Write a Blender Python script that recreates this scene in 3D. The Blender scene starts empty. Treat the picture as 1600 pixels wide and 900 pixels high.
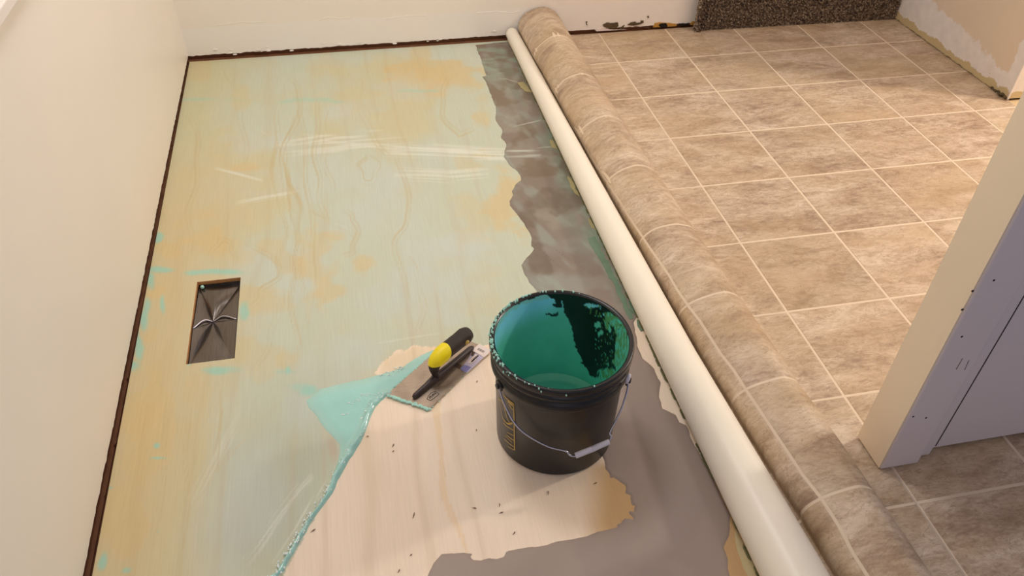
import bpy, bmesh, math, random
import numpy as np
from mathutils import Vector, Matrix
random.seed(7); rng = np.random.default_rng(7)
C = bpy.context.scene.collection
S = 0.3048                      # one floor tile (12 in) in metres; shapes below are written in tiles

# ------------------------------------------------------------------ camera
CAM = np.array([-3.52202, -9.58737, 4.76200]); F = 1253.19
R = np.array([[0.97941242, -0.20078657, 0.02088223],
              [-0.11661616, -0.64719005, -0.7533563],
              [0.1647786, 0.73541131, -0.65728093]])
cd = bpy.data.cameras.new('camera'); cam = bpy.data.objects.new('camera', cd); C.objects.link(cam)
cd.sensor_width = 36; cd.lens = F / 1600 * 36; cd.clip_start = .02; cd.clip_end = 100
m = Matrix([[R[0][i], -R[1][i], -R[2][i]] for i in range(3)]).to_4x4()
m.translation = Vector([float(v) * S for v in CAM]); cam.matrix_world = m
bpy.context.scene.camera = cam

# ------------------------------------------------------------------ world, lights, exposure
sc = bpy.context.scene
w = bpy.data.worlds.new('world'); sc.world = w; w.use_nodes = True
w.node_tree.nodes['Background'].inputs[0].default_value = (.80, .80, 1.0, 1)
w.node_tree.nodes['Background'].inputs[1].default_value = .30
sc.view_settings.view_transform = 'Standard'; sc.view_settings.look = 'None'
sc.view_settings.exposure = 0.17; sc.view_settings.gamma = 1

def area(name, loc, size, power, col, target):
    l = bpy.data.lights.new(name, 'AREA'); l.shape = 'DISK'; l.size = size * S; l.energy = power; l.color = col
    o = bpy.data.objects.new(name, l); C.objects.link(o); o.location = [v * S for v in loc]
    d = Vector(target) - Vector(loc); o.rotation_euler = d.to_track_quat('-Z', 'Y').to_euler(); return o
area('ceiling_lamp_light', (-3.6, -3.0, 7.7), 1.8, 14, (1, .985, 1), (-3.6, -3.0, 0))
area('dining_lamp_light', (1.6, -1.4, 7.6), 1.4, 3.8, (1, .95, .90), (1.6, -1.4, 0))
area('kitchen_lamp_light', (8.2, -3.6, 6.6), .8, 31, (1, .91, .81), (1.5, -4.2, 0))
area('hall_lamp_light', (-3.6, -12.5, 7.6), 2.4, 3.2, (1, .93, .94), (-3.2, -8.0, 0))

# ------------------------------------------------------------------ projection helpers (measured pixel -> place)
def bp(x, y, z=0, n=None, pt=None):
    d = R.T @ np.array([(x - 800) / F, (y - 450) / F, 1.])
    n = np.array([0, 0, 1.]) if n is None else np.array(n, float)
    pt = np.array([0, 0, z]) if pt is None else np.array(pt, float)
    return CAM + d * ((pt - CAM) @ n / (d @ n))
def pr(P):
    Y = (np.asarray(P, float) - CAM) @ R.T
    return np.stack([800 + F * Y[..., 0] / Y[..., 2], 450 + F * Y[..., 1] / Y[..., 2]], -1)
def bcyl(x, y, cx, cy, r, far=False):
    d = R.T @ np.array([(x - 800) / F, (y - 450) / F, 1.]); o = CAM - np.array([cx, cy, 0])
    a = d[0]**2 + d[1]**2; b = o[0] * d[0] + o[1] * d[1]; c = o[0]**2 + o[1]**2 - r * r
    q = max(b * b - a * c, 0) ** .5; return CAM + d * ((-b + (q if far else -q)) / a)

# ------------------------------------------------------------------ noise in numpy
def vnoise(x, y, seed):
    xi = np.floor(x).astype(np.int64); yi = np.floor(y).astype(np.int64); fx = x - xi; fy = y - yi
    fx = fx * fx * (3 - 2 * fx); fy = fy * fy * (3 - 2 * fy)
    def h(a, b):
        v = np.sin(a * 127.1 + b * 311.7 + seed * 74.7) * 43758.5453; return v - np.floor(v)
    return (h(xi, yi) * (1 - fx) + h(xi + 1, yi) * fx) * (1 - fy) + (h(xi, yi + 1) * (1 - fx) + h(xi + 1, yi + 1) * fx) * fy
def fbm(x, y, seed, o=4):
    s = 0; a = .5; t = 0
    for k in range(o):
        s = s + a * vnoise(x * 2**k, y * 2**k, seed + k * 3); t += a; a *= .5
    return s / t
def sstep(a, b, x):
    t = np.clip((x - a) / (b - a), 0, 1); return t * t * (3 - 2 * t)
def lin(c):
    c = np.array(c, float) / 255; return np.where(c <= .04045, c / 12.92, ((c + .055) / 1.055) ** 2.4)
def inpoly(P, poly):
    x, y = P[:, 0], P[:, 1]; r = np.zeros(len(P), bool); n = len(poly)
    for i in range(n):
        x1, y1 = poly[i]; x2, y2 = poly[(i + 1) % n]
        if y1 == y2: continue
        c = ((y1 > y) != (y2 > y)) & (x < (x2 - x1) * (y - y1) / (y2 - y1) + x1); r ^= c
    return r
def polydist(P, poly):
    best = np.full(len(P), 1e9); bq = np.zeros_like(P)
    for i in range(len(poly)):
        a = np.array(poly[i]); b = np.array(poly[(i + 1) % len(poly)]); ab = b - a
        t = np.clip(((P - a) @ ab) / max(ab @ ab, 1e-12), 0, 1); q = a + t[:, None] * ab
        d = np.linalg.norm(P - q, axis=1); k = d < best; best[k] = d[k]; bq[k] = q[k]
    return best, bq
def jag(poly, step, amp, seed):
    """subdivide a polygon and roughen its edge"""
    out = []; r = random.Random(seed)
    for i in range(len(poly)):
        a = np.array(poly[i], float); b = np.array(poly[(i + 1) % len(poly)], float); L = np.linalg.norm(b - a)
        n = max(1, int(L / step)); nm = np.array([-(b - a)[1], (b - a)[0]]) / max(L, 1e-9)
        for k in range(n):
            out.append(tuple(a + (b - a) * k / n + nm * (r.uniform(-amp, amp) if k else 0)))
    return out

# ------------------------------------------------------------------ node materials
def hx(*c): return (*[float(v) for v in lin(c)], 1)
class NT:
    def __init__(s, name):
        s.m = bpy.data.materials.new(name); s.m.use_nodes = True; s.t = s.m.node_tree; s.b = s.t.nodes['Principled BSDF']
    def n(s, typ, **k):
        o = s.t.nodes.new('ShaderNode' + typ)
        for a, v in k.items():
            if a.startswith('i_'): o.inputs[a[2:].replace('_', ' ')].default_value = v
            else: setattr(o, a, v)
        return o
    def l(s, a, b): s.t.links.new(a, b)
    def coord(s, kind='Object', scale=(1, 1, 1), rot=(0, 0, 0)):
        if kind == 'World': o = s.n('NewGeometry').outputs['Position']
        else: o = s.n('TexCoord').outputs[kind]
        mp = s.n('Mapping'); mp.inputs['Scale'].default_value = scale; mp.inputs['Rotation'].default_value = rot
        s.l(o, mp.inputs[0]); return mp.outputs[0]
    def noise(s, vec, scale, detail=4, rough=.55, dist=0):
        o = s.n('TexNoise'); o.inputs['Scale'].default_value = scale; o.inputs['Detail'].default_value = detail
        o.inputs['Roughness'].default_value = rough; o.inputs['Distortion'].default_value = dist
        s.l(vec, o.inputs['Vector']); return o.outputs['Fac']
    def ramp(s, fac, stops):
        r = s.n('ValToRGB'); e = r.color_ramp.elements
        while len(e) < len(stops): e.new(.5)
        for k, (p, c) in enumerate(stops): e[k].position = p; e[k].color = c if len(c) == 4 else (*c, 1)
        s.l(fac, r.inputs[0]); return r.outputs[0]
    def mix(s, f, a, b, blend='MIX'):
        x = s.n('Mix', data_type='RGBA', blend_type=blend)
        for sock, v in ((x.inputs[0], f), (x.inputs[6], a), (x.inputs[7], b)):
            if hasattr(v, 'node'): s.l(v, sock)
            else: sock.default_value = v
        return x.outputs[2]
    def math(s, op, a, b=0, c=0):
        x = s.n('Math', operation=op)
        for sock, v in zip(x.inputs, (a, b, c)):
            if hasattr(v, 'node'): s.l(v, sock)
            else: sock.default_value = v
        return x.outputs[0]
    def bump(s, h, strength=.3, dist=.002):
        b = s.n('Bump'); b.inputs['Strength'].default_value = strength; b.inputs['Distance'].default_value = dist
        s.l(h, b.inputs['Height']); s.l(b.outputs[0], s.b.inputs['Normal'])
    def base(s, c):
        if hasattr(c, 'node'): s.l(c, s.b.inputs['Base Color'])
        else: s.b.inputs['Base Color'].default_value = c
    def rough(s, r):
        if hasattr(r, 'node'): s.l(r, s.b.inputs['Roughness'])
        else: s.b.inputs['Roughness'].default_value = r
W0, W1 = (0, 0, 0, 1), (1, 1, 1, 1)
def plain(name, col, rough=.5, metal=0, var=.12, scale=30, bump=0, coat=0, spec=None):
    k = NT(name); v = k.coord('World'); f = k.noise(v, scale)
    c = k.mix(f, tuple(x * (1 - var) for x in col[:3]) + (1,), tuple(min(1, x * (1 + var)) for x in col[:3]) + (1,))
    k.base(c); k.rough(rough); k.b.inputs['Metallic'].default_value = metal
    if bump: k.bump(k.noise(v, scale * 6), bump, .001)
    if coat: k.b.inputs['Coat Weight'].default_value = coat
    if spec is not None: k.b.inputs['Specular IOR Level'].default_value = spec
    return k.m
M = {}
def wallmat(name, col, low=None, lowz=.42, glossy=.55):
    k = NT(name); v = k.coord('World'); f = k.noise(v, 2.5, 3)
    c = k.mix(f, tuple(x * .96 for x in col[:3]) + (1,), tuple(min(1, x * 1.03) for x in col[:3]) + (1,))
    if low is not None:            # bare joint compound where the baseboard was
        sp = k.n('SeparateXYZ'); k.l(k.n('NewGeometry').outputs['Position'], sp.inputs[0])
        h = k.math('ADD', sp.outputs[2], k.math('MULTIPLY', k.math('SUBTRACT', k.noise(v, 14, 5, .6), .5), .07 * S * 1.4))
        k1 = k.ramp(k.math('DIVIDE', h, lowz * S * 2), [(.485, W1), (.515, W0)]); c = k.mix(k1, c, low)
    k.base(c); k.rough(glossy); k.bump(k.noise(v, 90, 5, .6), .12, .002); return k.m
M['wall_cream'] = wallmat('painted_cream_wall', hx(242, 234, 222), glossy=.42)
M['wall_cream_back'] = wallmat('painted_back_wall', hx(244, 236, 224), low=hx(244, 238, 230), lowz=.42)
def right_wall():
    k = NT('patched_right_wall'); v = k.coord('World'); g = k.n('NewGeometry').outputs['Position']
    sp = k.n('SeparateXYZ'); k.l(g, sp.inputs[0]); X, Y, Z = sp.outputs
    n1 = k.math('SUBTRACT', k.noise(v, 11, 6, .65), .5); n2 = k.math('SUBTRACT', k.noise(v, 18, 5, .6), .5)
    paint = k.mix(k.noise(v, 3), hx(222, 203, 178), hx(232, 213, 188))
    # compound band, higher toward the back, plus a band up the corner
    top = k.math('ADD', k.math('MULTIPLY', Y, .13), .51 * S)
    d = k.math('SUBTRACT', k.math('ADD', top, k.math('MULTIPLY', n1, .42 * S)), Z)
    band = k.ramp(k.math('ADD', k.math('MULTIPLY', d, 12), .5), [(.46, W0), (.54, W1)])
    corner = k.math('SUBTRACT', k.math('ADD', -1.66 * S, k.math('MULTIPLY', n1, .25 * S)), Y)
    cb = k.ramp(k.math('ADD', k.math('MULTIPLY', corner, 20), .5), [(.45, W0), (.55, W1)])
    c = k.mix(k.math('MAXIMUM', band, cb), paint, k.mix(k.noise(v, 25, 5), hx(222, 213, 205), hx(248, 240, 232)))
    ph = k.math('ADD', .10 * S, k.math('MULTIPLY', n2, .22 * S))
    pk = k.ramp(k.math('ADD', k.math('MULTIPLY', k.math('SUBTRACT', ph, Z), 20), .5), [(.45, W0), (.55, W1)])
    c = k.mix(pk, c, hx(205, 184, 138)); sc_ = k.coord('World', (20, 3, 30))
    nick = k.ramp(k.noise(sc_, 2.2, 4, .6), [(.70, W0), (.74, W1)])
    nz = k.math('MULTIPLY', nick, k.ramp(k.math('DIVIDE', Z, .3 * S), [(.5, W1), (.9, W0)]))
    c = k.mix(k.math('MULTIPLY', nz, .7), c, hx(140, 100, 62))
    k.base(c); k.rough(.75); k.bump(k.math('ADD', k.noise(v, 60, 6, .65), k.math('MULTIPLY', k.math('MAXIMUM', band, cb), .6)), .35, .003); return k.m
M['wall_right'] = right_wall()
M['wall_hall'] = wallmat('painted_hall_wall', hx(228, 216, 214))
M['wall_end'] = wallmat('painted_wall_end', hx(240, 222, 194), glossy=.5)
M['ceiling'] = plain('ceiling_white', hx(235, 228, 215), .9)
M['plate_wood'] = plain('dark_sill_plate', hx(116, 74, 46), .8, var=.5, scale=25)
M['dark_gap'] = plain('dark_gap_brown', hx(50, 34, 24), .95, var=.4)  # dark brown, also paints the shadow gap under the doorway wall
M['ply_edge'] = plain('plywood_edge', hx(206, 150, 96), .8, var=.35, scale=60)
M['ply_plain'] = plain('plywood_plain', hx(212, 186, 146), .7)
def tile_mat():
    k = NT('stone_print_tile'); oi = k.n('ObjectInfo').outputs['Random']
    cb = k.n('CombineXYZ'); 
    for i, s_ in enumerate((7.3, 13.1, 3.7)): k.l(k.math('MULTIPLY', oi, s_), cb.inputs[i])
    va = k.n('VectorMath', operation='ADD'); k.l(k.n('NewGeometry').outputs['Position'], va.inputs[0]); k.l(cb.outputs[0], va.inputs[1])
    mp = k.n('Mapping'); mp.inputs['Rotation'].default_value = (0, 0, -.25); mp.inputs['Scale'].default_value = (1, 2.3, 1); k.l(va.outputs[0], mp.inputs[0]); v = mp.outputs[0]
    f1 = k.noise(v, 5.0, 9, .72, .5); f2 = k.noise(v, 34, 8, .82, .4); f3 = k.noise(v, 2.4, 4)
    f = k.math('ADD', k.math('MULTIPLY', f1, .55), k.math('MULTIPLY', f2, .45))
    c = k.ramp(f, [(.35, hx(142, 114, 92)), (.44, hx(174, 147, 120)), (.50, hx(196, 171, 143)), (.56, hx(214, 192, 166)), (.65, hx(230, 213, 190))])
    c = k.mix(k.ramp(f3, [(.42, W0), (.68, (.55, .55, .55, 1))]), c, hx(198, 168, 124))
    tv = k.math('SUBTRACT', k.math('ADD', 1.0, k.math('MULTIPLY', oi, .10)), .06); 
    h = k.n('HueSaturation'); k.l(tv, h.inputs['Value']); h.inputs['Saturation'].default_value = .95; k.l(c, h.inputs['Color'])
    vein = k.noise(v, 8, 5, .5, 3); vm = k.ramp(vein, [(.485, W0), (.5, (.5, .5, .5, 1)), (.515, W0)])
    c = k.mix(vm, h.outputs[0], hx(134, 108, 90))
    k.base(c); k.rough(k.ramp(f2, [(.3, (.42,) * 3), (.7, (.58,) * 3)])); k.bump(f, .35, .0012); return k.m
M['tile'] = tile_mat()
M['grout'] = plain('tile_print_grout', hx(230, 210, 184), .55, var=.06)
M['backing'] = plain('vinyl_backing', hx(252, 244, 226), .38, var=.035, scale=9)
def ply_mat():
    k = NT('coated_plywood'); at = k.n('Attribute', attribute_name='Col').outputs['Color']; v = k.coord('World')
    am = k.n('Attribute', attribute_name='Mask').outputs['Fac']       # 1 = compound film, 0 = bare wood
    gv = k.coord('World', (1.0, .16, 1)); wv = k.n('TexWave', wave_type='BANDS', bands_direction='X')
    wv.inputs['Scale'].default_value = 3.1; wv.inputs['Distortion'].default_value = 9; wv.inputs['Detail'].default_value = 2
    wv.inputs['Detail Scale'].default_value = 1.3; wv.inputs['Detail Roughness'].default_value = .45; k.l(gv, wv.inputs['Vector'])
    line = k.ramp(wv.outputs['Fac'], [(.0, (1, 1, 1)), (.10, (.25, .25, .25)), (.3, (0, 0, 0))])
    brk = k.ramp(k.noise(k.coord('World', (1, .5, 1)), 2.6, 2), [(.38, W0), (.60, W1)])
    fine = k.noise(k.coord('World', (90, 3, 1)), 3, 3)
    amt = k.math('MULTIPLY', k.math('MULTIPLY', line, brk), k.math('SUBTRACT', .17, k.math('MULTIPLY', am, .02)))
    c = k.mix(amt, at, hx(190, 162, 108)); c = k.mix(.10, c, k.ramp(fine, [(.3, hx(150, 120, 80)), (.7, hx(255, 240, 210))]), 'MULTIPLY')
    k.base(c); rn = k.noise(v, 6, 5, .6)
    k.rough(k.math('ADD', k.math('MULTIPLY', rn, .2), k.math('SUBTRACT', .62, k.math('MULTIPLY', am, .22))))
    k.bump(k.math('ADD', k.math('MULTIPLY', fine, .4), k.noise(v, 18, 6, .6)), .14, .0015); return k.m
M['ply'] = ply_mat()
def attr_mat(name, rough, bumpscale=40, bump=.15, coat=0, rv=.15):
    k = NT(name); k.base(k.n('Attribute', attribute_name='Col').outputs['Color']); v = k.coord('World')
    k.rough(k.math('ADD', k.math('MULTIPLY', k.noise(v, 9, 4), rv), rough - rv / 2)); k.bump(k.noise(v, bumpscale, 5, .6), bump, .0015)
    k.b.inputs['Coat Weight'].default_value = coat; k.b.inputs['Coat Roughness'].default_value = .08; return k.m
M['grey'] = attr_mat('grey_patching_compound', .52, 30, .18)
M['wet'] = attr_mat('wet_teal_compound', .16, 55, .35, .6)
M['inner'] = attr_mat('bucket_inside', .38, 30, .12, .15)
M['bucket'] = plain('black_bucket_plastic', hx(17, 15, 16), .33, var=.35, scale=18, bump=.08)
M['rim'] = plain('black_rim_plastic', hx(22, 22, 26), .30, var=.2)
M['gold'] = plain('gold_print', hx(186, 156, 76), .5, var=.3, scale=80)
M['wire'] = plain('galvanised_wire', hx(190, 190, 205), .25, 1, var=.05)
M['white_plastic'] = plain('white_grip_plastic', hx(214, 212, 226), .4, var=.04)
M['dried'] = plain('dried_teal', hx(172, 226, 212), .45, var=.15, scale=60)
M['green'] = plain('green_residue', hx(70, 120, 60), .5, var=.4, scale=60)
def steel_mat():
    k = NT('brushed_steel'); v = k.coord('World', (1, 1, 1), (0, 0, -.76)); v2 = k.coord('World', (4, 160, 4), (0, 0, -.76))
    f = k.noise(v2, 4, 3); c = k.mix(f, hx(158, 142, 128), hx(196, 180, 164)); sm = k.noise(v, 20, 4)
    k.base(k.mix(k.ramp(sm, [(.45, W0), (.7, (.5, .5, .5, 1))]), c, hx(130, 116, 100))); k.rough(.36); k.b.inputs['Metallic'].default_value = .8; k.bump(f, .1, .0005); return k.m
M['steel'] = steel_mat()
def duct_mat():
    k = NT('brushed_duct_metal'); v = k.coord('World', (220, 8, 20)); f = k.noise(v, 2, 3)
    k.base(k.mix(f, hx(84, 80, 78), hx(136, 130, 126))); k.rough(.24); k.b.inputs['Metallic'].default_value = 1; k.bump(f, .12, .0005); return k.m
M['duct'] = duct_mat()
M['rubber'] = plain('black_rubber_grip', hx(42, 32, 28), .6, var=.12, bump=.15, scale=60)
M['yellow'] = plain('yellow_grip_insert', hx(246, 226, 16), .45, var=.04)
M['beam'] = plain('dark_cast_beam', hx(58, 46, 46), .45, var=.15)
M['label_white'] = plain('label_white', hx(238, 224, 218), .5, var=.03)
M['label_blue'] = plain('label_blue', hx(132, 130, 190), .5, var=.3, scale=150)
M['label_lilac'] = plain('label_lilac', hx(198, 190, 214), .5, var=.1, scale=120)
M['ink'] = plain('black_ink', hx(24, 18, 20), .6)
M['ink_grey'] = plain('grey_ink', hx(140, 128, 120), .6)
M['engrave'] = plain('engraved_mark', hx(40, 32, 26), .7)
M['brown_label'] = plain('label_brown', hx(84, 62, 44), .6, var=.3, scale=90)
M['trim_white'] = plain('white_trim_paint', hx(236, 228, 220), .45, var=.02)
M['splinter'] = plain('dark_splinter', hx(104, 78, 50), .8, var=.3)
M['stain'] = plain('torn_dark_paper', hx(92, 76, 52), .9, var=.5, scale=70, bump=.5)
M['hole_shade'] = plain('black_hole_shade', hx(26, 18, 12), .95)  # near-black, paints in the shade of holes torn in the wall
M['adhesive'] = plain('amber_adhesive', hx(196, 146, 66), .6, var=.2, scale=60)
M['foam'] = plain('foam_bubble', hx(240, 252, 250), .12, var=.02)
M['cream_bare'] = plain('bare_yellow_plywood', hx(206, 190, 146), .6, var=.12, scale=20)
M['teal_smear'] = plain('teal_smear', hx(118, 146, 124), .45, var=.2, scale=25)
def carpet_mat():
    k = NT('brown_carpet'); v = k.coord('World'); oi = k.noise(v, 120, 2)
    k.base(k.ramp(oi, [(.34, hx(74, 50, 30)), (.48, hx(140, 112, 84)), (.62, hx(226, 200, 170))])); k.rough(.95); k.b.inputs['Sheen Weight'].default_value = .2
    k.bump(k.noise(v, 150, 3), .8, .004); return k.m
M['carpet'] = carpet_mat()

# ------------------------------------------------------------------ mesh helpers
def tag(o, label=None, cat=None, group=None, kind=None):
    for k_, v_ in (('label', label), ('category', cat), ('group', group), ('kind', kind)):
        if v_: o[k_] = v_
    return o
def link(name, me, mat=None, parent=None, smooth=False):
    o = bpy.data.objects.new(name, me); C.objects.link(o)
    if mat is not None and not me.materials: me.materials.append(mat)
    if smooth: me.shade_smooth()
    if parent is not None:
        o.parent = parent
        o.matrix_parent_inverse = Matrix.Translation(-parent.location) if parent.type == 'EMPTY' else Matrix.Identity(4)
    return o
def empty(name, loc=(0, 0, 0)):
    o = bpy.data.objects.new(name, None); o.empty_display_size = .05; C.objects.link(o); o.location = [float(v) * S for v in loc]; return o
def mesh(name, V, Fc, mat=None, parent=None, smooth=False):
    me = bpy.data.meshes.new(name); me.from_pydata([tuple(float(c) * S for c in v) for v in V], [], [tuple(f) for f in Fc]); me.update()
    return link(name, me, mat, parent, smooth)
def npmesh(name, V, Q, mat=None, parent=None, smooth=True, col=None, mask=None):
    V = np.asarray(V, float) * S; Q = np.asarray(Q, np.int32); me = bpy.data.meshes.new(name)
    me.vertices.add(len(V)); me.vertices.foreach_set('co', V.astype(np.float32).ravel())
    me.loops.add(Q.size); me.loops.foreach_set('vertex_index', Q.ravel())
    me.polygons.add(len(Q)); me.polygons.foreach_set('loop_start', np.arange(0, Q.size, Q.shape[1], dtype=np.int32))
    me.update(calc_edges=True); me.validate()
    if col is not None:
        a = me.color_attributes.new('Col', 'FLOAT_COLOR', 'POINT'); c = np.ones((len(V), 4), np.float32); c[:, :3] = col; a.data.foreach_set('color', c.ravel())
    if mask is not None:
        a = me.attributes.new('Mask', 'FLOAT', 'POINT'); a.data.foreach_set('value', mask.astype(np.float32))
    return link(name, me, mat, parent, smooth)
class MB:
    def __init__(s): s.V = []; s.F = []
    def add(s, V, Fc):
        b = len(s.V); s.V += [tuple(v) for v in V]; s.F += [tuple(i + b for i in f) for f in Fc]; return s
    def box(s, x0, x1, y0, y1, z0, z1):
        return s.add([(x, y, z) for x in (x0, x1) for y in (y0, y1) for z in (z0, z1)],
                     [(0, 1, 3, 2), (4, 6, 7, 5), (0, 4, 5, 1), (2, 3, 7, 6), (0, 2, 6, 4), (1, 5, 7, 3)])
    def prism(s, poly, z0, z1):
        n = len(poly); a = sum(poly[i][0] * poly[(i + 1) % n][1] - poly[(i + 1) % n][0] * poly[i][1] for i in range(n))
        if a < 0: poly = poly[::-1]
        return s.add([(p[0], p[1], z0) for p in poly] + [(p[0], p[1], z1) for p in poly],
                     [tuple(range(n))[::-1], tuple(range(n, 2 * n))] + [(i, (i + 1) % n, n + (i + 1) % n, n + i) for i in range(n)])
    def tube(s, pts, r, n=8, cap=True, rz=1.0):
        pts = [Vector([float(c) for c in p]) for p in pts]; rs = r if hasattr(r, '__len__') else [r] * len(pts); V = []; up = Vector((0, 0, 1))
        for i, p in enumerate(pts):
            t = (pts[min(i + 1, len(pts) - 1)] - pts[max(i - 1, 0)]).normalized()
            a = t.cross(up); a = a.normalized() if a.length > 1e-3 else (V and a0 or Vector((1, 0, 0))); a0 = a
            b = a.cross(t).normalized()
            for k in range(n):
                an = 2 * math.pi * k / n; V.append(p + a * math.cos(an) * rs[i] + b * math.sin(an) * rs[i] * rz)
        Fc = [(i * n + k, i * n + (k + 1) % n, (i + 1) * n + (k + 1) % n, (i + 1) * n + k) for i in range(len(pts) - 1) for k in range(n)]
        if cap: Fc += [tuple(range(n))[::-1], tuple(range((len(pts) - 1) * n, len(pts) * n))]
        return s.add(V, Fc)
    def lathe(s, prof, cx, cy, n=64):
        m_ = len(prof); V = [(cx + r * math.cos(2 * math.pi * k / n), cy + r * math.sin(2 * math.pi * k / n), z) for r, z in prof for k in range(n)]
        return s.add(V, [(i * n + k, i * n + (k + 1) % n, (i + 1) * n + (k + 1) % n, (i + 1) * n + k) for i in range(m_ - 1) for k in range(n)])
    def blob(s, c, r, f=(1, 1, 1), n=6):
        V = []; 
        for i in range(n + 1):
            t = math.pi * i / n
            for k in range(n): V.append((c[0] + r * f[0] * math.sin(t) * math.cos(2 * math.pi * k / n), c[1] + r * f[1] * math.sin(t) * math.sin(2 * math.pi * k / n), c[2] + r * f[2] * math.cos(t)))
        return s.add(V, [(i * n + k, (i + 1) * n + k, (i + 1) * n + (k + 1) % n, i * n + (k + 1) % n) for i in range(n) for k in range(n)])
    def build(s, name, mat, parent=None, smooth=False, bevel=0, seg=2):
        o = mesh(name, s.V, s.F, mat, parent, smooth)
        if bevel:
            b = o.modifiers.new('bevel', 'BEVEL'); b.width = bevel * S; b.segments = seg; b.limit_method = 'ANGLE'; b.angle_limit = .6
        return o
def grid_faces(nx, ny):
    i, j = np.meshgrid(np.arange(nx - 1), np.arange(ny - 1), indexing='ij'); a = (i * ny + j).ravel()
    return np.stack([a, a + ny, a + ny + 1, a + 1], 1)
def crspline(P, n):
    P = np.array(P, float); Q = np.vstack([2 * P[0] - P[1], P, 2 * P[-1] - P[-2]]); out = []
    for i in range(1, len(Q) - 2):
        for t in np.arange(n) / n:
            a, b, c, d = Q[i - 1], Q[i], Q[i + 1], Q[i + 2]
            out.append(.5 * (2 * b + (c - a) * t + (2 * a - 5 * b + 4 * c - d) * t * t + (3 * b - a - 3 * c + d) * t**3))
    return np.array(out + [P[-1]])

# ================================================================== SETTING
Z_PLY = -.010; HOLE = (-5.105, -4.725, -4.70, -3.665)
floor = MB().box(-5.9, 9, -10.5, 1.4, -.35, -.30).build('floor', M['dark_gap']); tag(floor, kind='structure')
# --- coated plywood panel, fine grid carrying the painted-on compound film
dx = .0125
xs = np.arange(-5.575, -1.10, dx); ys = np.arange(-9.0, .935, dx)
def snap(a, vals):
    for v in vals: a[np.abs(a - v).argmin()] = v
snap(xs, HOLE[:2]); snap(ys, HOLE[2:])
XX, YY = np.meshgrid(xs, ys, indexing='ij'); XX = XX + (-5.587 + (.95 - YY) * .0112 + 5.575) * np.clip((-5.12 - XX) / .455, 0, 1); V = np.stack([XX.ravel(), YY.ravel(), np.full(XX.size, Z_PLY)], 1)
P = pr(V); px, py = P[:, 0], P[:, 1]; gx, gy = V[:, 0], V[:, 1]
def blob(cx, cy, rx, ry, ang=0, soft=.5, seed=1, warp=.55):
    a = math.radians(ang); wx = (fbm(gx * 3.1, gy * 3.1, seed) - .5); wy = (fbm(gx * 3.1 + 9, gy * 3.1, seed + 5) - .5)
    ux = ((px - cx) * math.cos(a) + (py - cy) * math.sin(a)) / rx + wx * warp * 3; uy = (-(px - cx) * math.sin(a) + (py - cy) * math.cos(a)) / ry + wy * warp * 3
    return 1 - sstep(1 - soft, 1 + soft * .4, np.hypot(ux, uy))
bare = np.array([252, 234, 212]); mint = np.array([202, 210, 190]); amber = np.array([220, 193, 136]); pale = np.array([204, 214, 208])
turq = np.array([156, 214, 200]); greyg = np.array([188, 194, 172]); tan_ = np.array([214, 198, 150])
col = np.ones((len(V), 3)) * mint
def lay(c, a):
    global col
    a = np.clip(a, 0, 1)[:, None]; col = col * (1 - a) + np.array(c, float) * a
n_big = fbm(gx * 1.3, gy * .8, 11); lay(tan_, sstep(.45, .72, n_big) * .55); lay(pale, sstep(.5, .75, fbm(gx * 1.1, gy * 1.4, 31)) * .5)
# towards the left wall the film is thin and the wood shows amber
edge = 1 - sstep(.12, 1.15, gx + 5.55 + (fbm(gx * 2, gy * 1.2, 41) - .5) * 1.0)
lay([214, 194, 146], edge * .75 * sstep(120, 330, py)); lay([208, 198, 150], edge * .6 * (1 - sstep(120, 330, py)))
for k_, b in enumerate([(690, 112, 62, 30, 0, .75), (650, 88, 26, 26, 0, .5), (672, 140, 24, 18, 0, .6), (760, 182, 22, 22, 0, .6), (790, 318, 42, 62, 10, .8), (745, 255, 26, 12, 0, .35),
    (378, 264, 24, 8, 0, .7), (372, 160, 14, 34, 0, .35), (440, 150, 60, 10, 0, .2), (560, 170, 10, 26, 0, .3), (320, 375, 46, 34, 0, .6), (380, 392, 60, 22, 0, .35), (432, 395, 44, 24, 20, .5), (490, 420, 26, 60, 0, .55),
    (520, 455, 24, 44, 0, .6), (578, 412, 20, 16, 0, .65), (520, 372, 22, 10, 0, .5), (400, 470, 40, 20, 0, .5), (400, 560, 40, 34, 0, .35), (455, 570, 28, 18, 0, .5), (235, 620, 34, 60, 8, .55),
    (225, 720, 40, 90, 8, .6), (200, 840, 40, 60, 8, .55), (300, 620, 50, 46, 0, .4), (320, 700, 18, 60, 0, .3), (265, 390, 20, 14, 0, .6), (242, 455, 16, 10, 0, .7), (233, 520, 14, 14, 0, .6), (600, 575, 40, 14, -25, .35),
    (300, 110, 34, 22, 0, .35), (640, 260, 30, 18, 0, .2), (730, 345, 28, 40, 0, .35), (660, 500, 60, 30, 0, .25), (760, 450, 50, 40, 0, .3)]):
    lay(amber if b[5] > .3 else tan_, blob(*b[:5], soft=.42, seed=50 + k_, warp=.8) * b[5] * .72)
for k_, b in enumerate([(400, 225, 60, 26, 0, .5), (640, 470, 100, 60, -12, .55), (560, 560, 90, 36, -10, .4), (480, 240, 70, 24, 0, .35), (700, 400, 80, 50, 0, .35), (600, 350, 100, 40, 0, .4), (350, 640, 50, 40, 0, .1),
    (500, 90, 120, 12, 0, .3), (640, 140, 80, 20, 0, .35), (620, 300, 60, 30, 0, .4)]):
    lay(pale, blob(*b[:5], soft=.7, seed=90 + k_) * b[5])
lay(greyg, blob(425, 745, 100, 200, 28, .8, 130, .15) * .8); lay(pale, blob(380, 800, 75, 130, 30, .8, 131, .2) * .6)
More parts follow.
